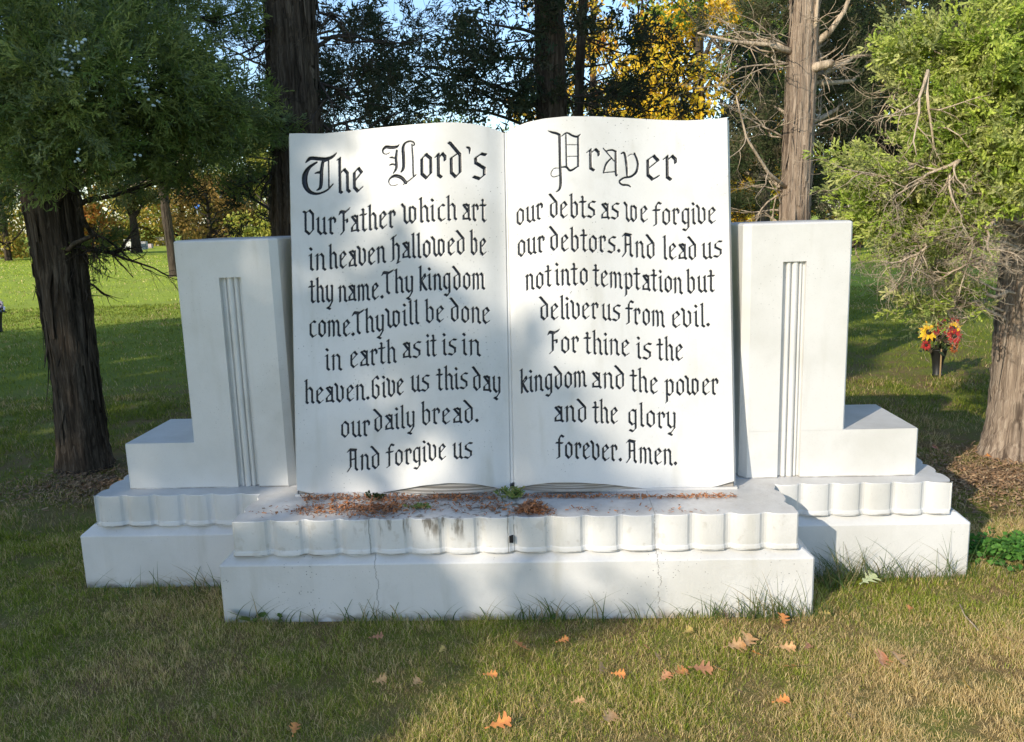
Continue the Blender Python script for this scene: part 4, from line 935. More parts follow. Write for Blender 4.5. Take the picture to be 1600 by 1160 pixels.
cedar("cedar_tree", "dark dense cedar further back between the book corner and the pale sunlit trunk", [(1248, 500, 11, 12), (1250, 200, 11, 11), (1256, -40, 11, 9), (1262, -260, 11, 6)],
      [(1170, 260, 11, 50, 70, .8, .9), (1180, 130, 11, 40, 60, .8, .45), (1300, 200, 11, 60, 100, .8, 1.1), (1330, 60, 11, 60, 70, .8, .7), (1400, 130, 11, 70, 90, .8, .9), (1220, 40, 11, 50, 50, .7, .3), (1390, 270, 11, 60, 50, .7, .6), (1500, 60, 11, 90, 80, .8, .8)],
      JUN_B, 300, .36, 812, M_BARK_D, M_TWIG_D, SPR_L, GRP)
# more cedars of the plantation filling the view between the trunks
for k, (lab, tp_, bl, pl_, n_, sz) in enumerate([
   ("shaggy dark cedar behind the left half of the book, sky showing through it", [(482, 620, 7.5, 16), (480, 200, 7.5, 14), (474, -40, 7.5, 12), (470, -250, 7.5, 8)],
    [(560, 30, 7.5, 80, 50, .6, .5), (660, 110, 7.5, 90, 50, .6, .5), (540, 130, 7.6, 60, 40, .6, .4), (700, 40, 7.6, 80, 40, .6, .4), (620, 190, 7.4, 110, 26, .6, .6), (760, 110, 7.6, 60, 50, .5, .45)], JUN_B, 110, .30),
   ("brownish cedar in shade behind the right page of the book", [(872, 620, 8.0, 15), (870, 200, 8.0, 13), (864, -40, 8.0, 11), (858, -250, 8, 8)],
    [(960, 180, 7.6, 70, 36, .6, .7), (1020, 60, 8, 60, 40, .5, .26), (900, 100, 7.6, 50, 60, .5, .55), (1110, 110, 8, 50, 50, .5, .4), (1150, 240, 7.6, 40, 60, .5, .55), (880, 190, 7.2, 70, 24, .4, .55)], JUN_B, 95, .30),
   ("cedar thicket tree in the gap right of the pale trunk", [(1244, 560, 7.5, 20), (1252, 200, 7.5, 18), (1262, -40, 7.5, 15), (1267, -250, 7.5, 10)],
    [(1320, 90, 7.4, 60, 90, .6, .8), (1390, 170, 7.2, 70, 100, .6, 1.0), (1330, 240, 7.2, 60, 50, .6, .7), (1450, 60, 7.6, 100, 70, .6, .9), (1430, 250, 7.0, 60, 50, .5, .6), (1540, 60, 7.8, 100, 80, .6, .8), (1310, 290, 7.4, 60, 26, .5, .4), (1420, 310, 7, 80, 20, .5, .35)], [(0.04, 0.06, 0.02), (0.075, 0.075, 0.035), (0.10, 0.085, 0.045)], 250, .28),
   ("far dark cedar showing between the left-edge trunk and the trunk behind the left pier", [(462, 480, 9.5, 15), (464, 250, 9.5, 14), (458, -40, 9.5, 12), (452, -260, 9.5, 8)],
    [(270, 130, 9.5, 60, 60, .6, .4), (240, 60, 9.5, 80, 60, .6, .5), (390, 190, 9.5, 50, 40, .5, .35), (320, 220, 9.3, 80, 26, .5, .4), (180, 180, 9.5, 70, 70, .6, .5)], JUN_B, 140, .32)]):
    cedar("cedar_tree", lab, tp_, bl, pl_, n_, sz, 700+k, M_BARK_D, M_TWIG_D, SPR_L, GRP)
# pale blue-green berries on the left cedar
r_ = np.random.default_rng(4); org = np.array(near_left.location); M_BERRY = plain("berry_bloom", (0.46, 0.55, 0.56), 0.6)
for (x, y, n, sp) in [(110, 92, 18, 17), (112, 72, 8, 8), (130, 60, 3, 4), (100, 115, 8, 9), (222, 132, 16, 9), (240, 160, 5, 6), (200, 122, 4, 4), (126, 242, 5, 8), (215, 250, 3, 5), (126, 152, 2, 2)]:
    mb = MB()
    for _ in range(n):
        p = W(x+r_.normal(0, sp*.6), y+r_.normal(0, sp*.5), 0.72 if x < 160 else 1.02) + r_.normal(0, .012, 3); mb.ball(p, r_.uniform(.0055, .008), 5)
    mb.build("berry_cluster", M_BERRY, near_left, True, org=org)

# ---- broadleaved trees of the far cemetery
def broadleaf(name, label, x, Y, h_px, w_px, base_y, palette, n, leaf, seed, trunk=0.22, crown_low=0.2, m=M_BARK_D, group="trees across the cemetery lawn", lean=0.0, blobs=None, fork=False):
    r = np.random.default_rng(seed); k = pxm(0, Y); b = W(x, 380, Y); b[2] = 0
    top = b[2]+h_px*k; root = empty(name, tuple(b)); tag(root, label, "tree", group)
    Wd = w_px*k/2; H = top; tr = [b+np.array([0, 0, -.1]), b+np.array([lean*.3, 0, H*.2]), b+np.array([lean*.7, 0, H*.45]), b+np.array([lean, 0, H*.85])]
    trunk_mesh("trunk", tr, [trunk, trunk*.85, trunk*.6, trunk*.15], m, root, seed, nring=30, nseg=20, flare=.3)
    mb = MB(); P = []; ns = 26 if blobs is None else len(blobs)
    for i in range(ns):
        t = crown_low + (1-crown_low)*((i+r.uniform(0, 1))/ns); wr = math.sin(math.pi*min(0.97, 0.12+0.86*(t-crown_low)/(1-crown_low)))**0.7
        a = r.uniform(0, 6.28); rad = Wd*wr*math.sqrt(r.uniform(0.05, 1))
        c = b + np.array([lean*t+rad*math.cos(a), rad*math.sin(a), H*t]); rr = Wd*r.uniform(.24, .44)
        P.append(blob_points(c, (rr, rr, rr*r.uniform(.55, .85)), n//ns, r, sub=6, tight=.5))
        a0 = b+np.array([lean*t*.8, 0, max(H*.12, H*(t-.22))]); mb.tube(wiggle(a0, c, 5, .2, r), np.linspace(trunk*.35, .02, 6), 5)
    if fork:
        mb.tube([b+np.array([0, 0, H*.14]), b+np.array([-Wd*.25, 0, H*.26]), b+np.array([-Wd*.5, 0, H*.36])], [trunk*.7, trunk*.6, trunk*.4], 8)
    mb.build("limbs", M_TWIG_D, root, True, org=b)
    P = np.concatenate(P); P[:, 2] = np.maximum(P[:, 2], .25); n = len(P)
    scatter("crown", P, r.normal(0, 1, (n, 3))+np.array([0, 0, -.4]), leaf*r.uniform(.6, 1.3, n), pal(palette, n, r), LEAF, root, seed=seed, org=b)
    return root
YEL = [(0.85, 0.62, 0.04), (0.80, 0.50, 0.03), (0.62, 0.56, 0.06), (0.85, 0.52, 0.05)]
ORG = [(0.50, 0.17, 0.03), (0.55, 0.25, 0.05), (0.35, 0.12, 0.03)]
YGR = [(0.36, 0.38, 0.06), (0.50, 0.44, 0.08), (0.26, 0.30, 0.06)]
GRN = [(0.09, 0.17, 0.025), (0.15, 0.24, 0.04), (0.06, 0.11, 0.02)]
OLV = [(0.14, 0.15, 0.05), (0.20, 0.18, 0.06), (0.09, 0.11, 0.035)]
MIX = [(0.42, 0.34, 0.06), (0.60, 0.42, 0.08), (0.28, 0.29, 0.07), (0.58, 0.29, 0.06)]
BL_ = [
 ("maple_tree", "brilliant yellow maple glowing beyond the cedars behind the right page", 1090, 24, 540, 330, YEL, 20000, .18, .24, .06),
 ("maple_tree", "yellow and orange maple low behind the right page corner", 1010, 30, 400, 200, YEL+ORG, 6000, .17, .22, .06),
 ("maple_tree", "green maple with high crown left of the pale sunlit trunk", 1190, 20, 640, 330, GRN+[(0.3, .34, .05)], 12000, .15, .22, .40),
 ("oak_tree", "green broadleaf tree turning yellow, low behind the right pier", 1180, 34, 260, 200, GRN+YGR, 6000, .18, .22, .05),
 ("oak_tree", "orange and green broadleaf tree right of the pale sunlit trunk", 1340, 30, 560, 300, GRN+YEL+ORG, 11000, .19, .2, .05),
 ("oak_tree", "tall gold and green tree behind the middle of the right page", 930, 34, 470, 230, MIX+YEL, 9000, .2, .25, .1),
 ("oak_tree", "dark green broadleaf tree far behind the right cedar", 1470, 40, 300, 260, GRN, 6000, .22, .25, .05),
 ("oak_tree", "olive broadleaf tree at the far right edge", 1620, 38, 330, 240, OLV, 6000, .22, .25, .05),
 ("maple_tree", "yellow green maple beside the left edge of the book", 425, 46, 150, 150, YGR, 7000, .20, .2, .02),
 ("maple_tree", "brown orange low crowned tree behind the blue sign", 330, 52, 110, 130, [(0.32, .20, .06), (.40, .24, .06), (.22, .18, .05)], 5000, .22, .2, .05),
 ("oak_tree", "dark forked oak right of the left cedar trunk", 212, 52, 150, 130, OLV, 5000, .18, .32, .5),
 ("maple_tree", "orange red young maple by the left cedar trunk", 150, 50, 75, 60, ORG+MIX, 2600, .22, .14, .05),
 ("maple_tree", "yellow and orange maple at the far left edge", 10, 44, 190, 220, MIX+YGR, 7000, .20, .2, .08),
 ("maple_tree", "tall mixed autumn tree behind the left cedar trunk", 150, 70, 210, 260, YGR+MIX, 8000, .3, .3, .05),
 ("maple_tree", "broad golden tree in the middle of the left background", 290, 75, 130, 190, [(0.34, .27, .04), (.42, .32, .05), (.25, .22, .05)], 7000, .32, .3, .03),
 ("maple_tree", "pale green tree furthest behind the left pier", 400, 90, 190, 240, YGR+OLV, 8000, .36, .3, .03),
 ("maple_tree", "olive autumn tree furthest left on the horizon", -40, 85, 240, 340, OLV+MIX, 7000, .36, .3, .03),
 ("oak_tree", "green tree far behind the middle of the book", 700, 80, 160, 340, OLV+GRN, 7000, .36, .3, .03),
 ("oak_tree", "green and gold tree far behind the right page", 960, 80, 190, 300, YGR+GRN, 7000, .36, .3, .03),
 ("oak_tree", "green tree on the right horizon behind the tall stone", 1340, 90, 150, 300, GRN+OLV, 7000, .38, .3, .03),
 ("oak_tree", "green tree on the far right horizon", 1600, 90, 160, 320, GRN+OLV, 7000, .38, .3, .03)]
for k, (nm, lab, x, Y, hp, wp, pl_, n, lf, tk, cl) in enumerate(BL_):
    broadleaf(nm, lab, x, Y, hp, wp, 380, pl_, int(n*(1.7 if Y > 35 else 1)), lf, 900+k, tk, cl, fork=(k == 9))
# dead-topped trunk beside the left pier
root = empty("pine_tree", tuple(np.array([W(268, 378, 24)[0], 24, 0]))); tag(root, "old pine trunk with broken grey stubs just left of the left pier", "tree", "trees across the cemetery lawn")
b = np.array(root.location); k = pxm(0, 24)
trunk_mesh("trunk", [b+np.array([0, 0, -.1]), b+np.array([-.05, 0, 1.2]), b+np.array([-.1, 0, 2.6]), b+np.array([-.1, 0, 6])], [14*k/2*1.15, 12*k/2, 12*k/2, 7*k/2], M_BARK_D, root, 77, nring=40, nseg=28, flare=.2)
mb = MB(); r_ = np.random.default_rng(17)
for _ in range(9):
    z = r_.uniform(1.9, 5); twigs(mb, b+np.array([-.08, 0, z]), np.array([r_.choice([-1, 1]), r_.uniform(-.5, .5), r_.uniform(-.1, .5)]), r_.uniform(.4, 1.4), .05, 1, r_)
mb.build("limbs", M_TWIG, root, True, org=b)
P = np.concatenate([blob_points(b+np.array([dx, dy, z]), (1.3, 1.2, .6), 420, r_) for dx, dy, z in ((-1, 0, 3.6), (1.2, .3, 3.9), (0, -.6, 4.8), (-1.4, .4, 5.4), (1.3, 0, 5.8), (0, .3, 6.5))])
scatter("crown", P, r_.normal(0, 1, (len(P), 3)), .24*r_.uniform(.6, 1.2, len(P)), pal(OLV+JUN, len(P), r_), SPR_L, root, seed=5, org=b)

# ---- unseen oaks behind the camera's left: crowns shaped so their shade falls as wanted
AV = np.array([-SUND[1], SUND[0], 0]); AV /= np.linalg.norm(AV); AV = AV if AV[0] > 0 else -AV
BV = np.cross(AV, -SUND); BV = BV if BV[2] > 0 else -BV
def ab(p): p = np.asarray(p, float); return p @ AV, p @ BV
amax = lambda b: np.interp(b, [-3, -1.2, -.6, -.1, .15, .35, .6, .85, 1.1, 1.35, 1.6, 2.0, 2.3, 2.8, 3.2, 3.5, 4.0, 9], [.0, .05, .05, .1, .32, .40, .26, -.12, -.28, -.62, -.95, -1.05, -.72, -.72, -1.15, -1.6, -2.0, -2.6])
HOLES = []  # spots kept free of leaves so patches of sun land on the scene
for (x, y, ax, val, rad) in [(320, 415, 1, Ys, .16), (322, 625, 1, Ys, .14), (428, 570, 1, Ys, .10), (395, 405, 1, Ys, .09), (345, 520, 1, Ys, .08), (298, 843, 1, .33, .12), (590, 325, 1, .5, .17), (545, 392, 1, .5, .11), (700, 688, 1, .37, .12), (655, 748, 1, .36, .13), (745, 592, 1, .4, .09), (485, 525, 1, .42, .10), (735, 470, 1, .42, .09), (850, 905, 1, 0, .15), (745, 850, 1, 0, .13), (650, 845, 1, 0, .10), (770, 955, 1, 0, .10), (475, 430, 1, .46, .09), (560, 545, 1, .42, .09), (765, 715, 1, .36, .09), (620, 612, 1, .4, .08), (500, 690, 1, .36, .07), (700, 1085, 2, 0, .17), (620, 1060, 2, 0, .10), (770, 1000, 2, 0, .08), (880, 835, 1, 0, .07)]:
    a, b = ab(hit(x, y, ax, val)); HOLES.append((a, b, rad))
def shade_leaves(n, a0, a1, b0, b1, s0, s1, size, seed):
    r = np.random.default_rng(seed); a = r.uniform(a0, a1, n); b = r.uniform(b0, b1, n); s = r.uniform(s0, s1, n)
    wob = .07*fnoise(a, b, 61, 6.0) + .05*fnoise(a, b, 62, 15.0)
    ok = a < amax(b) + wob
    for ha, hb, hr in HOLES:
        d = np.hypot(a-ha, b-hb) + .02*fnoise(a, b, 63, 20.0); ok &= ~(d < hr)
    fz = fnoise(a, b, 64, 5.0); ok &= ~((fz > .22) & (a > -1.2) & (b < 1.75) & (b > -.02)); ok &= ~((fz > .62) & (a > -2.4) & (a <= -1.2) & (b < 2.0))      # openings cut into the crowns to let dappled light through
    ok &= a > np.interp(b, [-3, 0, 3, 4, 9], [-15, -13.8, -11.2, -9.5, -8.5]) + 0.3*fnoise(a, b, 66, 1.5)
    P = a[ok, None]*AV + b[ok, None]*BV + s[ok, None]*SUND
    return P, a[ok], size*r.uniform(.7, 1.3, ok.sum())
P1, a1, S1 = shade_leaves(34000, -14, .2, -2.2, 9.9, 13.0, 17.5, .32, 1)
P2, a2, S2 = shade_leaves(30000, -2.8, .7, -2.0, 3.0, 12.6, 14.2, .125, 2)
PA = np.concatenate([P1, P2]); SA = np.concatenate([S1, S2]); aa = np.concatenate([a1, a2])
ok = PA[:, 2] > 1.0; PA, SA, aa = PA[ok], SA[ok], aa[ok]
for k, (lo, hi, lab) in enumerate([(-99, -9, "tall unseen oak left of the front lawn, crown shaped for its shade"), (-9, -5, "broad unseen oak, crown shaped to shade the left lawn"), (-5, -2, "unseen oak, crown shaped to shade the left cedar and left pier"), (-2, 9, "unseen oak, crown cut with gaps to dapple the open book")]):
    I = (aa >= lo) & (aa < hi); q = PA[I]; r_ = np.random.default_rng(80+k)
    c = q.mean(0); b = np.array([c[0]+r_.normal(0, .3), c[1]+r_.normal(0, .3), 0.0])
    root = empty("oak_tree", tuple(b)); tag(root, lab, "tree", "unseen oaks with crowns shaped to shade the monument")
    trunk_mesh("trunk", [b+np.array([0, 0, -.1]), b+np.array([.05, 0, 3]), b+np.array([.1, .1, c[2]]), b+np.array([0, 0, c[2]+3])], [.36, .3, .22, .06], M_BARK_D, root, 40+k, nring=40, nseg=24)
    n = len(q); scatter("crown", q, r_.normal(0, 1, (n, 3)), SA[I], pal(MIX+OLV, n, r_), LEAF, root, seed=k, org=b)
# ------------------------------------------------------------------ SMALL THINGS
# fallen oak leaves
def oak_leaf(seed, L):
    r = np.random.default_rng(seed); mid = []; up = []; dn = []
    xs = np.linspace(0, 1, 15); lob = np.array([.02, .04, .14, .20, .09, .11, .34, .40, .13, .12, .38, .30, .12, .16, .0])
    V, F = [], []
    cx, cy = r.uniform(.15, .7), r.uniform(-.3, .3)
    def z(x, y): return (.55*cx*(x-.5)**2 + cy*.5*x*y + .55*y*y*r.uniform(.9, 1.1))
    for i, x in enumerate(xs):
        a = lob[i]*r.uniform(.8, 1.15); b = lob[i]*r.uniform(.8, 1.15); sh = .10 if lob[i] > .25 else 0
        for (xx, y) in ((x+sh, a), (x+.02, a*.45), (x, 0), (x+.02, -b*.45), (x+sh, -b)): V.append((xx*L, y*L, z(xx, y)*L))
    for i in range(14):
        for j in range(4): F.append((i*5+j, (i+1)*5+j, (i+1)*5+j+1, i*5+j+1))
    b = len(V); V += [(-.22*L, .004, .01*L), (-.22*L, -.004, .01*L), (0.02*L, -.006*L, 0), (0.02*L, .006*L, 0)]; F.append((b, b+1, b+2, b+3))
    return V, F
def leaf_mat(name, c, c2):
    m, N, L, P = mat(name); tc = node(N, "ShaderNodeTexCoord"); n = noise(N, L, tc.outputs["Object"], 45, 4)
    L.new(mixc(N, L, sstep(N, L, n.outputs[0], .35, .65), c, c2), P.inputs["Base Color"]); P.inputs["Roughness"].default_value = .6
    return m
LM = {'o': leaf_mat("orange_leaf", (.74, .30, .07), (.55, .20, .06)), 't': leaf_mat("tan_leaf", (.72, .42, .18), (.52, .28, .11)), 'r': leaf_mat("red_leaf", (.34, .09, .05), (.42, .17, .07)), 'b': leaf_mat("brown_leaf", (.32, .14, .07), (.42, .2, .09)), 'y': leaf_mat("yellow_leaf", (.55, .40, .10), (.42, .28, .08)), 'p': leaf_mat("pale_green_leaf", (.50, .52, .28), (.42, .46, .22)), 'k': leaf_mat("pink_leaf", (.80, .38, .17), (.62, .24, .10))}
FL = [(816, 1012, 'o', .10, 2.4, "curled orange oak leaf on the grass below the middle of the front plinth"),
 (952, 1192-70, 't', .09, 1.0, "crumpled orange oak leaf lying alone low in the middle of the dry grass"), (782, 1130, 'o', .085, .4, "bright orange oak leaf at the edge of the shade, bottom centre"),
 (460, 1138, 'o', .06, 1.7, "small orange leaf in the deep shade at the bottom left"), (595, 1065, 't', .06, .9, "narrow tan leaf standing in shaded grass left of centre"), (650, 1066, 't', .06, 1.3, "pale tan leaf on the edge of the sunlit patch left of centre"),
 (590, 995, 'b', .055, .1, "brown curled leaf in shade close under the left crack of the front plinth"), (768, 1054, 'o', .05, .3, "small orange leaf in the sunlit patch below the plinth centre"), (938, 1048, 't', .075, 1.4, "tan oak leaf upright in the grass below the plinth drain"),
 (968, 1055, 'o', .05, .2, "tiny orange leaf right of the upright tan oak leaf"), (1028, 1028, 't', .06, 1.8, "tan leaf on edge, first of the leaf cluster below the right plinth crack"), (1040, 1056, 'k', .065, .9, "pinkish oak leaf in the leaf cluster"),
 (1064, 1050, 'o', .075, .7, "orange tan oak leaf next to the pinkish one"), (1098, 1046, 'b', .085, .1, "dark brown oak leaf in the middle of the leaf cluster"), (1126, 1048, 't', .075, 2.6, "tan oak leaf right of the dark brown one"),
 (1150, 1010, 't', .10, .5, "large tan oak leaf below the right crack, left one of a touching pair"), (1168, 1003, 't', .10, 1.2, "large tan oak leaf, right one of a touching pair"), (1186, 1024, 'o', .075, 2.8, "orange oak leaf just below the touching pair"),
 (1230, 1012, 't', .075, .1, "flat tan oak leaf near the long grass tuft at the right plinth corner"), (1242, 1042, 't', .105, 2.9, "broad pale tan oak leaf below the right corner of the front plinth"), (1222, 1094, 'o', .06, .3, "small bright orange leaf lying alone below the broad pale one"),
 (1378, 1034, 'k', .115, 1.1, "large salmon pink oak leaf on the sunlit lawn right of the plinth"), (1406, 1032, 't', .10, 1.7, "tan oak leaf beside the large salmon pink one"), (1510, 1075, 'y', .07, 1.5, "pale yellow leaf standing in grass at the right"),
 (1134, 966, 'b', .06, 1.5, "brown leaf leaning against the foot of the front plinth"), (1224, 968, 'o', .075, 1.4, "twisted red orange leaf caught in the long grass at the right plinth corner"), (1358, 905, 'p', .105, .6, "pale green maple leaf resting against the right rear plinth"),
 (880, 1000, 'o', .05, .4, "small orange leaf close under the plinth right of centre"), (1460, 700, 'r', .07, .5, "red leaf on the shaded grass behind the right wing"), (1545, 712, 'o', .07, .3, "orange leaf at the foot of the right cedar trunk")]
FL += [(1075, 985, 'y', .05, .7, "tiny yellow leaf in grass just below the right plinth crack"), (1010, 1012, 'o', .05, 2.2, "tiny orange leaf above the leaf cluster"), (1262, 1010, 'b', .05, .9, "tiny brown leaf right of the flat tan leaf by the tuft"), (1330, 1120, 't', .05, 1.9, "tiny tan leaf in the dry grass at the lower right"), (1290, 958, 'y', .05, .2, "tiny yellow leaf in the gap between the front and rear plinths"), (1420, 950, 'o', .05, 1.2, "tiny orange leaf on the sunny grass in front of the right wing"), (1580, 1000, 't', .055, 2.4, "tiny tan leaf near the right edge of the lawn"), (905, 1095, 't', .05, .5, "tiny tan leaf in the dry grass below the centre"), (690, 1015, 'y', .045, 1.1, "tiny yellow leaf in shade below the front plinth"), (1155, 1080, 'b', .045, 2.0, "tiny brown leaf below the leaf cluster")]
for i, (x, y, c, L, th, lab) in enumerate(FL):
    L *= .86; V, F = oak_leaf(300+i, L); p = hit(x, y, 2, .03)
    me = bpy.data.meshes.new("fallen_leaf"); me.from_pydata([(v[0]-L*.5, v[1], v[2]) for v in V], [], F); me.polygons.foreach_set("use_smooth", [True]*len(F)); me.update()
    o = link_obj("fallen_leaf", me, LM[c]); r = np.random.default_rng(i)
    tilt = r.uniform(.1, .45) if 'stand' not in lab and 'upright' not in lab and 'lean' not in lab else 1.0
    o.location = (p[0], p[1], .028 + .18*L*tilt); o.rotation_euler = (tilt*.8+.25, r.uniform(-.25, .25), th)
    tag(o, lab, "leaf", "fallen leaves on the lawn")
# cedar needle litter on the slab: brown scale-leaf bits
def litter():
    r = np.random.default_rng(12); P = []
    def add(x0, x1, y, sy, n, hz=.0):
        for _ in range(n):
            q = hit(r.uniform(x0, x1), y+r.normal(0, sy), 2, Ze+.004); P.append((q[0], min(q[1], .313), Ze+.004+abs(r.normal(0, hz))))
    add(470, 780, 779, 2.2, 800, .008); add(815, 1150, 776, 1.3, 600, .005)
    for (x, y, sx, sy, n, hz) in [(545, 793, 38, 5, 420, .008), (590, 797, 26, 5, 320, .008), (500, 798, 22, 4, 110, .005), (610, 790, 22, 5, 240, .012), (660, 792, 40, 5, 110, .004), (470, 798, 16, 3, 60, .004), (760, 790, 16, 5, 90, .004), (832, 797, 13, 3.5, 620, .0), (830, 800, 20, 3.5, 160, .002), (905, 795, 18, 2, 24, .002), (1075, 798, 30, 4, 22, .002), (570, 806, 30, 2, 60, .004), (420, 800, 18, 5, 14, .002), (740, 795, 40, 5, 60, .003), (1000, 797, 60, 5, 20, .002)]:
        for _ in range(n):
            xx, yy = x+r.normal(0, sx), y+r.normal(0, sy); q = hit(xx, yy, 2, Ze+.004)
            hh = Ze+.004+abs(r.normal(0, hz))
            if x == 832: hh += max(0, .035*(1-((xx-832)/26)**2))*r.uniform(.2, 1)
            if q[1] < Ye+.008: q[1] = Ye+.01+r.uniform(0, .03)
            P.append((q[0], min(q[1], .31), hh))
    P = np.array(P); n = len(P); V = np.zeros((n, 4, 3)); th = r.uniform(0, 6.28, n); L = r.uniform(.006, .02, n); w = r.uniform(.0012, .003, n); tz = r.normal(0, .35, n)
    d = np.stack([np.cos(th), np.sin(th), tz], 1)*L[:, None]/2; s = np.stack([-np.sin(th), np.cos(th), r.normal(0, .5, n)], 1)*w[:, None]
    V[:, 0] = P-d-s; V[:, 1] = P-d+s; V[:, 2] = P+d+s; V[:, 3] = P+d-s; V[..., 2] = np.maximum(V[..., 2], Ze+.002)
    c = pal([(.24, .10, .045), (.46, .18, .06), (.34, .15, .07), (.17, .09, .05)], n, r)
    c[P[:, 0] > hit(790, 790, 2, Ze)[0]] *= 1.25
    o = mesh_np("needle_litter", V.reshape(-1, 3), [np.arange(n*4).reshape(n, 4)], M_SOLID, None, col=np.repeat(c, 4, 0))
    tag(o, "rust brown cedar needle litter strewn on the slab along the foot of the book", "needle litter", kind="stuff")
litter()
def ground_litter(px, py, R, n, lab, seed):
    r = np.random.default_rng(seed); c = hit(px, py, 2, 0); a = r.uniform(0, 6.28, n); d = R*np.abs(r.normal(0, .55, n)); x = c[0]+d*np.cos(a); y = c[1]+d*np.sin(a)*.8
    ok = ~((np.abs(x) < Xw+.01) & (y > Yw) & (y < 1.1)); x, y = x[ok], y[ok]; n = len(x); P = np.stack([x, y, gz(x, y)+r.uniform(.004, .03, n)], 1); th = r.uniform(0, 6.28, n); L = r.uniform(.008, .035, n); w = r.uniform(.0015, .005, n)
    d_ = np.stack([np.cos(th), np.sin(th), r.normal(0, .3, n)], 1)*L[:, None]/2; s_ = np.stack([-np.sin(th), np.cos(th), r.normal(0, .4, n)], 1)*w[:, None]; V = np.zeros((n, 4, 3)); V[:, 0] = P-d_-s_; V[:, 1] = P-d_+s_; V[:, 2] = P+d_+s_; V[:, 3] = P+d_-s_
    o = mesh_np("bark_litter", V.reshape(-1, 3), [np.arange(n*4).reshape(n, 4)], M_SOLID, None, col=np.repeat(pal([(.24, .15, .08), (.42, .29, .16), (.15, .10, .06), (.36, .20, .10)], n, r), 4, 0)); tag(o, lab, "litter", kind="stuff")
ground_litter(1560, 750, 1.0, 9000, "brown needle and bark litter on bare soil round the right cedar trunk", 5)
ground_litter(135, 760, .7, 3500, "brown needle litter round the foot of the left cedar trunk", 6)
def weed(name, label, px, py, z, spread, n, hgt, palette, seed, ymax=None, Yv=None):
    r = np.random.default_rng(seed); p = hit(px, py, 2, z); root = empty(name, tuple(p)); tag(root, label, "plant")
    mb = MB(); Q, D, S = [], [], []
    for _ in range(n):
        th = r.uniform(0, 6.28); L = hgt*r.uniform(.5, 1.1); a = np.array([r.normal(0, spread*.35), r.normal(0, spread*.12), 0]); t = a+np.array([math.cos(th)*spread*.5, math.sin(th)*spread*.25, L])
        if ymax is not None and p[1]+t[1] > ymax: t[1] = ymax-p[1]-.002
        mb.tube([a, a*.6+t*.4+np.array([0, 0, L*.15]), t], [.0016, .0013, .0008], 4)
        for u in (.45, .6, .75, .88, 1.0):
            for s_ in (-1, 1): Q.append(a*(1-u)+t*u); D.append(np.array([math.cos(th+s_*1.2), math.sin(th+s_*1.2)*.6, r.uniform(.1, .7)])); S.append(.016*r.uniform(.6, 1.2))
    mb.build("stem", M_TWIG_D if False else plain("weed_stem", (.09, .13, .04), .6), root)
    scatter("leaves", np.array(Q), np.array(D), np.array(S), pal(palette, len(Q), r), LEAF, root, seed=seed)
    return root
WG = [(.13, .22, .05), (.22, .30, .08), (.30, .30, .09)]
weed("weed_plant", "small green weed growing at the foot of the book spine", 800, 779, Ze, .07, 26, .04, WG, 1, .315)
weed("weed_plant", "low green moss-like weed in the litter left of the spine on the slab", 655, 795, Ze, .05, 12, .018, WG, 2, .30)
weed("weed_plant", "tiny dark weed against the left page foot", 588, 782, Ze, .03, 9, .03, [(.04, .06, .02), (.07, .09, .03)], 3, .31)
# dandelion-like weeds by the plinth foot
def rosette(label, px, py, L, n, seed):
    r = np.random.default_rng(seed); p = hit(px, py, 2, .0); p[1] = min(p[1], -.02); root = empty("broadleaf_weed", tuple(p)); tag(root, label, "plant")
    for i in range(n):
        th = r.uniform(-2.6, -.5) if i % 2 else r.uniform(0, 6.28); pts = []; mbv, F = [], []; Ln = L*r.uniform(.6, 1.1); el = r.uniform(.7, 1.3)
        for j in range(9):
            t = j/8; c = np.array([math.cos(th)*Ln*t*math.cos(el*(1-.3*t)), min(.012, math.sin(th)*Ln*t*.6), Ln*t*math.sin(el)*(1-.25*t)]); w = Ln*(.02 if t < .45 else .16*math.sin(math.pi*(t-.4)/.62)+.012)*(1.25 if j % 2 else .85)
            s = np.array([-math.sin(th), math.cos(th)*.3, .2]); s /= np.linalg.norm(s); mbv += [c-s*w, c+np.array([0, 0, -.1*w]), c+s*w]
        for j in range(8): F += [(3*j, 3*j+1, 3*j+4, 3*j+3), (3*j+1, 3*j+2, 3*j+5, 3*j+4)]
        mesh_np("leaf", mbv, [np.array(F)], M_LEAF, root, col=np.tile(np.array(WG[i % 2])*r.uniform(.6, 1.0), (len(mbv), 1)), smooth=True)
rosette("leafy green weed at the left corner of the front plinth foot", 402, 968, .11, 6, 1)
rosette("small upright weed with one jagged leaf near the left plinth corner", 442, 969, .085, 2, 2)
rosette("single bright green leaf weed standing at the plinth foot right of centre", 860, 965, .06, 2, 3)
# clover patch beside the right wing
def clover():
    r = np.random.default_rng(3); n = 420; c = hit(1572, 872, 2, 0); P = np.stack([c[0]+r.normal(0, .13, n), c[1]+r.normal(0, .07, n), r.uniform(.02, .075, n)], 1)
    P = P[P[:, 0] > Xw+.03]; n = len(P); Q = np.repeat(P, 3, 0); a = np.tile(np.array([0, 2.09, 4.19]), n)+np.repeat(r.uniform(0, 6, n), 3)
    D = np.stack([np.cos(a), np.sin(a), .15+0*a], 1); o = scatter("clover_patch", Q, D, np.repeat(.02*r.uniform(.8, 1.3, n), 3), pal([(.08, .22, .03), (.14, .30, .05), (.06, .16, .03)], 3*n, r), [(np.array([[0, 0, 0], [.5, .5, .05], [1, .2, 0], [1, -.2, 0], [.5, -.5, .05]]), np.array([[0, 1, 2], [0, 2, 3], [0, 3, 4]]))], None, seed=4)
    tag(o, "bright green clover patch on the lawn beside the right wing of the monument", "clover", kind="stuff")
clover()
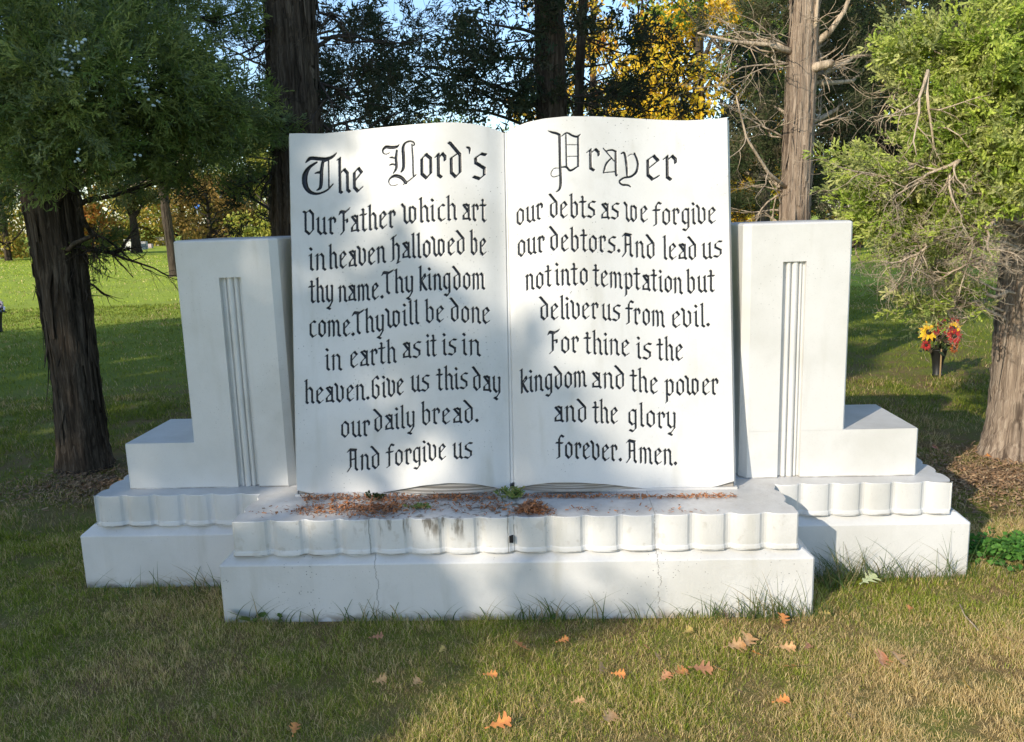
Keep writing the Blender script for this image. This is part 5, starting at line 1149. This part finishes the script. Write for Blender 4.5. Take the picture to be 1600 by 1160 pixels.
# twig on the lawn right of the monument
mb = MB(); p = hit(1500, 945, 2, .03); q = hit(1528, 985, 2, .03); mb.tube(wiggle(p, q, 6, .1, np.random.default_rng(2)), [.0025]*7, 5); o = mb.build("fallen_twig", M_TWIG); tag(o, "thin pale twig lying on the grass in front of the right wing", "twig")
# flower vase with artificial sunflowers, right background
def vase(name, label, px, py, flowers, h, seed, m=M_BRONZE, Y=None, post=True):
    r = np.random.default_rng(seed); p = hit(px, py, 2, 0); root = empty(name, tuple(p)); tag(root, label, "flower vase")
    mb = MB(); prof = [(.0, .045), (.02, .045), (h*.1, .04), (h*.55, .05), (h*.97, .075), (h, .08), (h*.98, .068)]
    mb.loft([[(rr*math.cos(2*math.pi*i/16), rr*math.sin(2*math.pi*i/16), z) for i in range(16)] for z, rr in prof]); mb.build("vase", m, root, True)
    if post:
        mb = MB(); mb.tube([(-.012, -.085, 0), (-.012, -.082, h*1.05)], [.007, .007], 6); mb.build("stake", plain("wood_stake", (.34, .22, .10), .8), root)
    for (dx, dy, dz, R, kind) in flowers:
        R *= 1.2; c = np.array([dx, dy, h+dz]); mb = MB(); mb.tube([(dx*.2, dy*.2, h*.8), tuple(c*.5+np.array([0, 0, h*.45])), tuple(c+np.array([0, .02, 0]))], [.003]*3, 4, c=(.04, .08, .02))
        pc_ = {'y': ((.72, .46, .02), (.62, .33, .02)), 'r': ((.40, .03, .02), (.30, .02, .02)), 'o': ((.62, .17, .03), (.50, .10, .02)), 'b': ((.16, .22, .42), (.28, .34, .50)), 'm': ((.10, .06, .03), (.06, .04, .02)), 'v': ((.35, .28, .36), (.5, .45, .5))}[kind]
        nrm = np.array([r.normal(0, .3), -1, r.uniform(-.1, .5)]); nrm /= np.linalg.norm(nrm); s = np.cross(nrm, [0, 0, 1]); s /= np.linalg.norm(s); u = np.cross(s, nrm)
        for ring, (np_, Lr) in enumerate(((13, 1.0), (11, .75))):
            for i in range(np_):
                a = 2*math.pi*(i+.5*ring)/np_+r.uniform(-.1, .1); e = math.cos(a)*s+math.sin(a)*u; t = np.cross(nrm, e); b0 = c+e*R*.2; L = R*Lr*r.uniform(.85, 1.1)
                mb.add([b0-t*R*.06, b0+t*R*.06, c+e*L*.65+t*R*.14+nrm*R*.18, c+e*L+nrm*R*.05, c+e*L*.65-t*R*.14+nrm*R*.18], [(0, 1, 2, 3, 4)], c=pc_[i % 2])
        mb.ball(c+nrm*R*.08, R*.26, 6, c=(.035, .02, .012)); mb.build("flower", M_SOLID, root, col=True)
    n = 60; P = np.stack([r.normal(0, .07, n), r.normal(0, .06, n), h+r.uniform(-.02, .16, n)], 1); scatter("leaves", P, r.normal(0, 1, (n, 3)), .07*r.uniform(.6, 1.2, n), pal([(.05, .06, .02), (.09, .05, .03), (.03, .05, .02)], n, r), LEAF, root, seed=seed)
    return root
vase("flower_vase", "grave vase of yellow sunflowers and red blooms by the right cedar trunk", 1464, 588, [(-.13, -.06, .17, .085, 'y'), (-.08, -.09, .19, .045, 'r'), (.10, -.04, .20, .065, 'y'), (.09, -.09, .13, .07, 'r'), (.0, .0, .24, .07, 'r'), (.13, .02, .25, .055, 'r'), (-.15, -.07, .05, .045, 'r'), (.10, -.08, .02, .05, 'o'), (-.02, -.04, .12, .05, 'm'), (.05, -.05, .18, .05, 'r')], .26, 5)
vase("flower_vase", "dark vase of blue flowers on the far lawn left of the cedar trunk", 38, 403, [(-.08, 0, .14, .09, 'b'), (.07, 0, .15, .09, 'b'), (0, -.05, .2, .09, 'b'), (.1, 0, .08, .07, 'b')], .5, 6, post=False)
vase("flower_vase", "dark grave vase with pale mauve flowers cut by the left edge of the picture", 0, 519, [(-.05, 0, .10, .08, 'v'), (.06, -.02, .14, .07, 'v'), (0, -.05, .05, .07, 'v'), (.09, 0, .06, .06, 'b')], .32, 7, post=False)
# gravestones
def ground_at(px, py): return hit(px, py, 2, 0)
def slab_stone(name, label, px, py, wpx, hpx, dep, m, base=True, shape="box"):
    p = ground_at(px, py); k = np.linalg.norm(p-C0)/FPX; w, h = wpx*k, hpx*k; root = empty(name, tuple(p)); tag(root, label, "gravestone", "gravestones on the cemetery lawn")
    b0 = h*.22 if base else 0
    if base:
        mb = MB(); mb.box((-w*.6, -dep*.7, -.05), (w*.6, dep*.7, b0), .015); mb.build("base", m, root)
    mb = MB()
    if shape == "box": mb.box((-w*.42, -dep*.4, b0-.01), (w*.42, dep*.4, h), .02)
    elif shape == "round":
        prof = [(-w*.42, b0-.01)]+[(-w*.42*math.cos(math.pi*i/12), h*.72+h*.28*math.sin(math.pi*i/12)) for i in range(13)]+[(w*.42, b0-.01)]
        mb.loft([[(x, y, z) for x, z in prof] for y in (-dep*.4, dep*.4)])
    elif shape == "obelisk":
        mb.loft([[(sx*s*w*.42, sy*s*w*.42, z) for sx, sy in ((-1, -1), (1, -1), (1, 1), (-1, 1))] for s, z in ((1, b0-.01), (.62, h*.88), (.05, h))])
    elif shape == "boulder":
        r = np.random.default_rng(3); mb.loft([[(w*.5*s*math.cos(2*math.pi*i/14)*(1+.12*math.sin(3*i)), dep*s*math.sin(2*math.pi*i/14), z) for i in range(14)] for s, z in ((1, -.05), (.98, h*.2), (.8, h*.5), (.5, h*.8), (.34, h*.95), (.12, h))])
    elif shape == "cross":
        mb.box((-w*.1, -dep*.3, b0-.01), (w*.1, dep*.3, h), .01); mb.box((-w*.38, -dep*.3-.003, h*.62), (w*.38, dep*.3+.003, h*.76), .01)
    mb.build("tablet", m, root, shape == "boulder")
    return root
slab_stone("gravestone", "pale square gravestone on a wide base under the dark forked oak", 208, 391, 26, 15, .4, M_PALE)
slab_stone("gravestone", "low grey gravestone next to the pale square one", 226, 390, 10, 11, .4, M_GREY, False)
slab_stone("gravestone", "small pink granite marker left of the pine trunk", 234, 388, 10, 6, .4, stone("pink_granite", (.42, .32, .30), (.55, .44, .42)), False)
slab_stone("gravestone", "wide low tan gravestone beside the old pine trunk", 252, 384, 14, 12, .4, M_TAN)
slab_stone("gravestone", "small white obelisk showing over the left pier", 291, 378, 8, 16, .4, M_PALE, True, "obelisk")
slab_stone("gravestone", "white rounded headstone above the left pier", 362, 372, 8, 10, .3, M_PALE, False, "round")
slab_stone("gravestone", "dark headstone left of the bench at the left edge", 4, 402, 14, 16, .4, M_TAN)
slab_stone("gravestone", "rough grey pointed boulder stone rising behind the right pier corner", 1336, 352, 34, 48, .5, M_TAN, False, "boulder")
slab_stone("gravestone", "round-topped pale headstone right of the pointed boulder stone", 1375, 340, 14, 18, .4, M_PALE, False, "round")
slab_stone("gravestone", "grey block gravestone far behind the right cedar twigs", 1415, 336, 22, 14, .4, M_GREY)
slab_stone("gravestone", "dark blue granite gravestone left of the right cedar trunk", 1555, 352, 34, 22, .4, M_DARKST)
slab_stone("gravestone", "pale cross shaped stone far right of the pale trunk", 1300, 336, 10, 16, .3, M_PALE, True, "cross")
# bench
p = ground_at(14, 404); k = np.linalg.norm(p-C0)/FPX; root = empty("stone_bench", tuple(p)); tag(root, "dark low stone bench on the far lawn at the left edge", "bench")
mb = MB(); mb.box((-14*k, -.2, 7*k), (11*k, .2, 9.5*k), .01); mb.build("seat", M_DARKST, root)
for s in (-10, 7):
    mb = MB(); mb.box(((s-1.5)*k, -.16, -.02), ((s+1.5)*k, .16, 7*k-.002)); mb.build("leg", M_DARKST, root)
# blue road sign and lamp pole far behind the left pier
def sign():
    Y = 60; p = W(307, 322, Y); k = pxm(0, Y); root = empty("road_sign", (p[0], p[1], 0)); tag(root, "small blue sign on a thin post between the far trees", "sign")
    mb = MB(); mb.tube([(0, .06, -.05), (0, .06, p[2]+5*k)], [.04, .04], 8); mb.build("post", plain("galvanised", (.45, .46, .47), .5, .6), root)
    mb = MB(); mb.prism([(5*k*math.cos(2*math.pi*i/20), 5*k*math.sin(2*math.pi*i/20)) for i in range(20)], -.015, .015); o = mb.build("sign_plate", plain("blue_enamel", (.03, .16, .55), .4), root); o.location = (0, 0, p[2]); o.rotation_euler = (math.pi/2, 0, 0)
    mb = MB(); mb.box((-1.2*k, -.022, p[2]-1.8*k), (1.2*k, -.018, p[2]+1.2*k)); mb.build("sign_symbol", plain("white_enamel", (.75, .75, .75), .4), root)
    p = W(346, 320, 62); root = empty("lamp_pole", (p[0], p[1], 0)); tag(root, "slim white pole right of the small blue sign", "pole"); k = pxm(0, 62)
    mb = MB(); mb.tube([(0, 0, -.05), (0, 0, p[2]+10*k)], [.07, .05], 10); mb.build("pole", plain("white_pole", (.7, .7, .68), .5), root)
    mb = MB(); mb.ball((0, 0, p[2]+10*k+.1), .14, 8); mb.build("lamp_head", plain("lamp_white", (.75, .75, .72), .4), root, True)
sign()
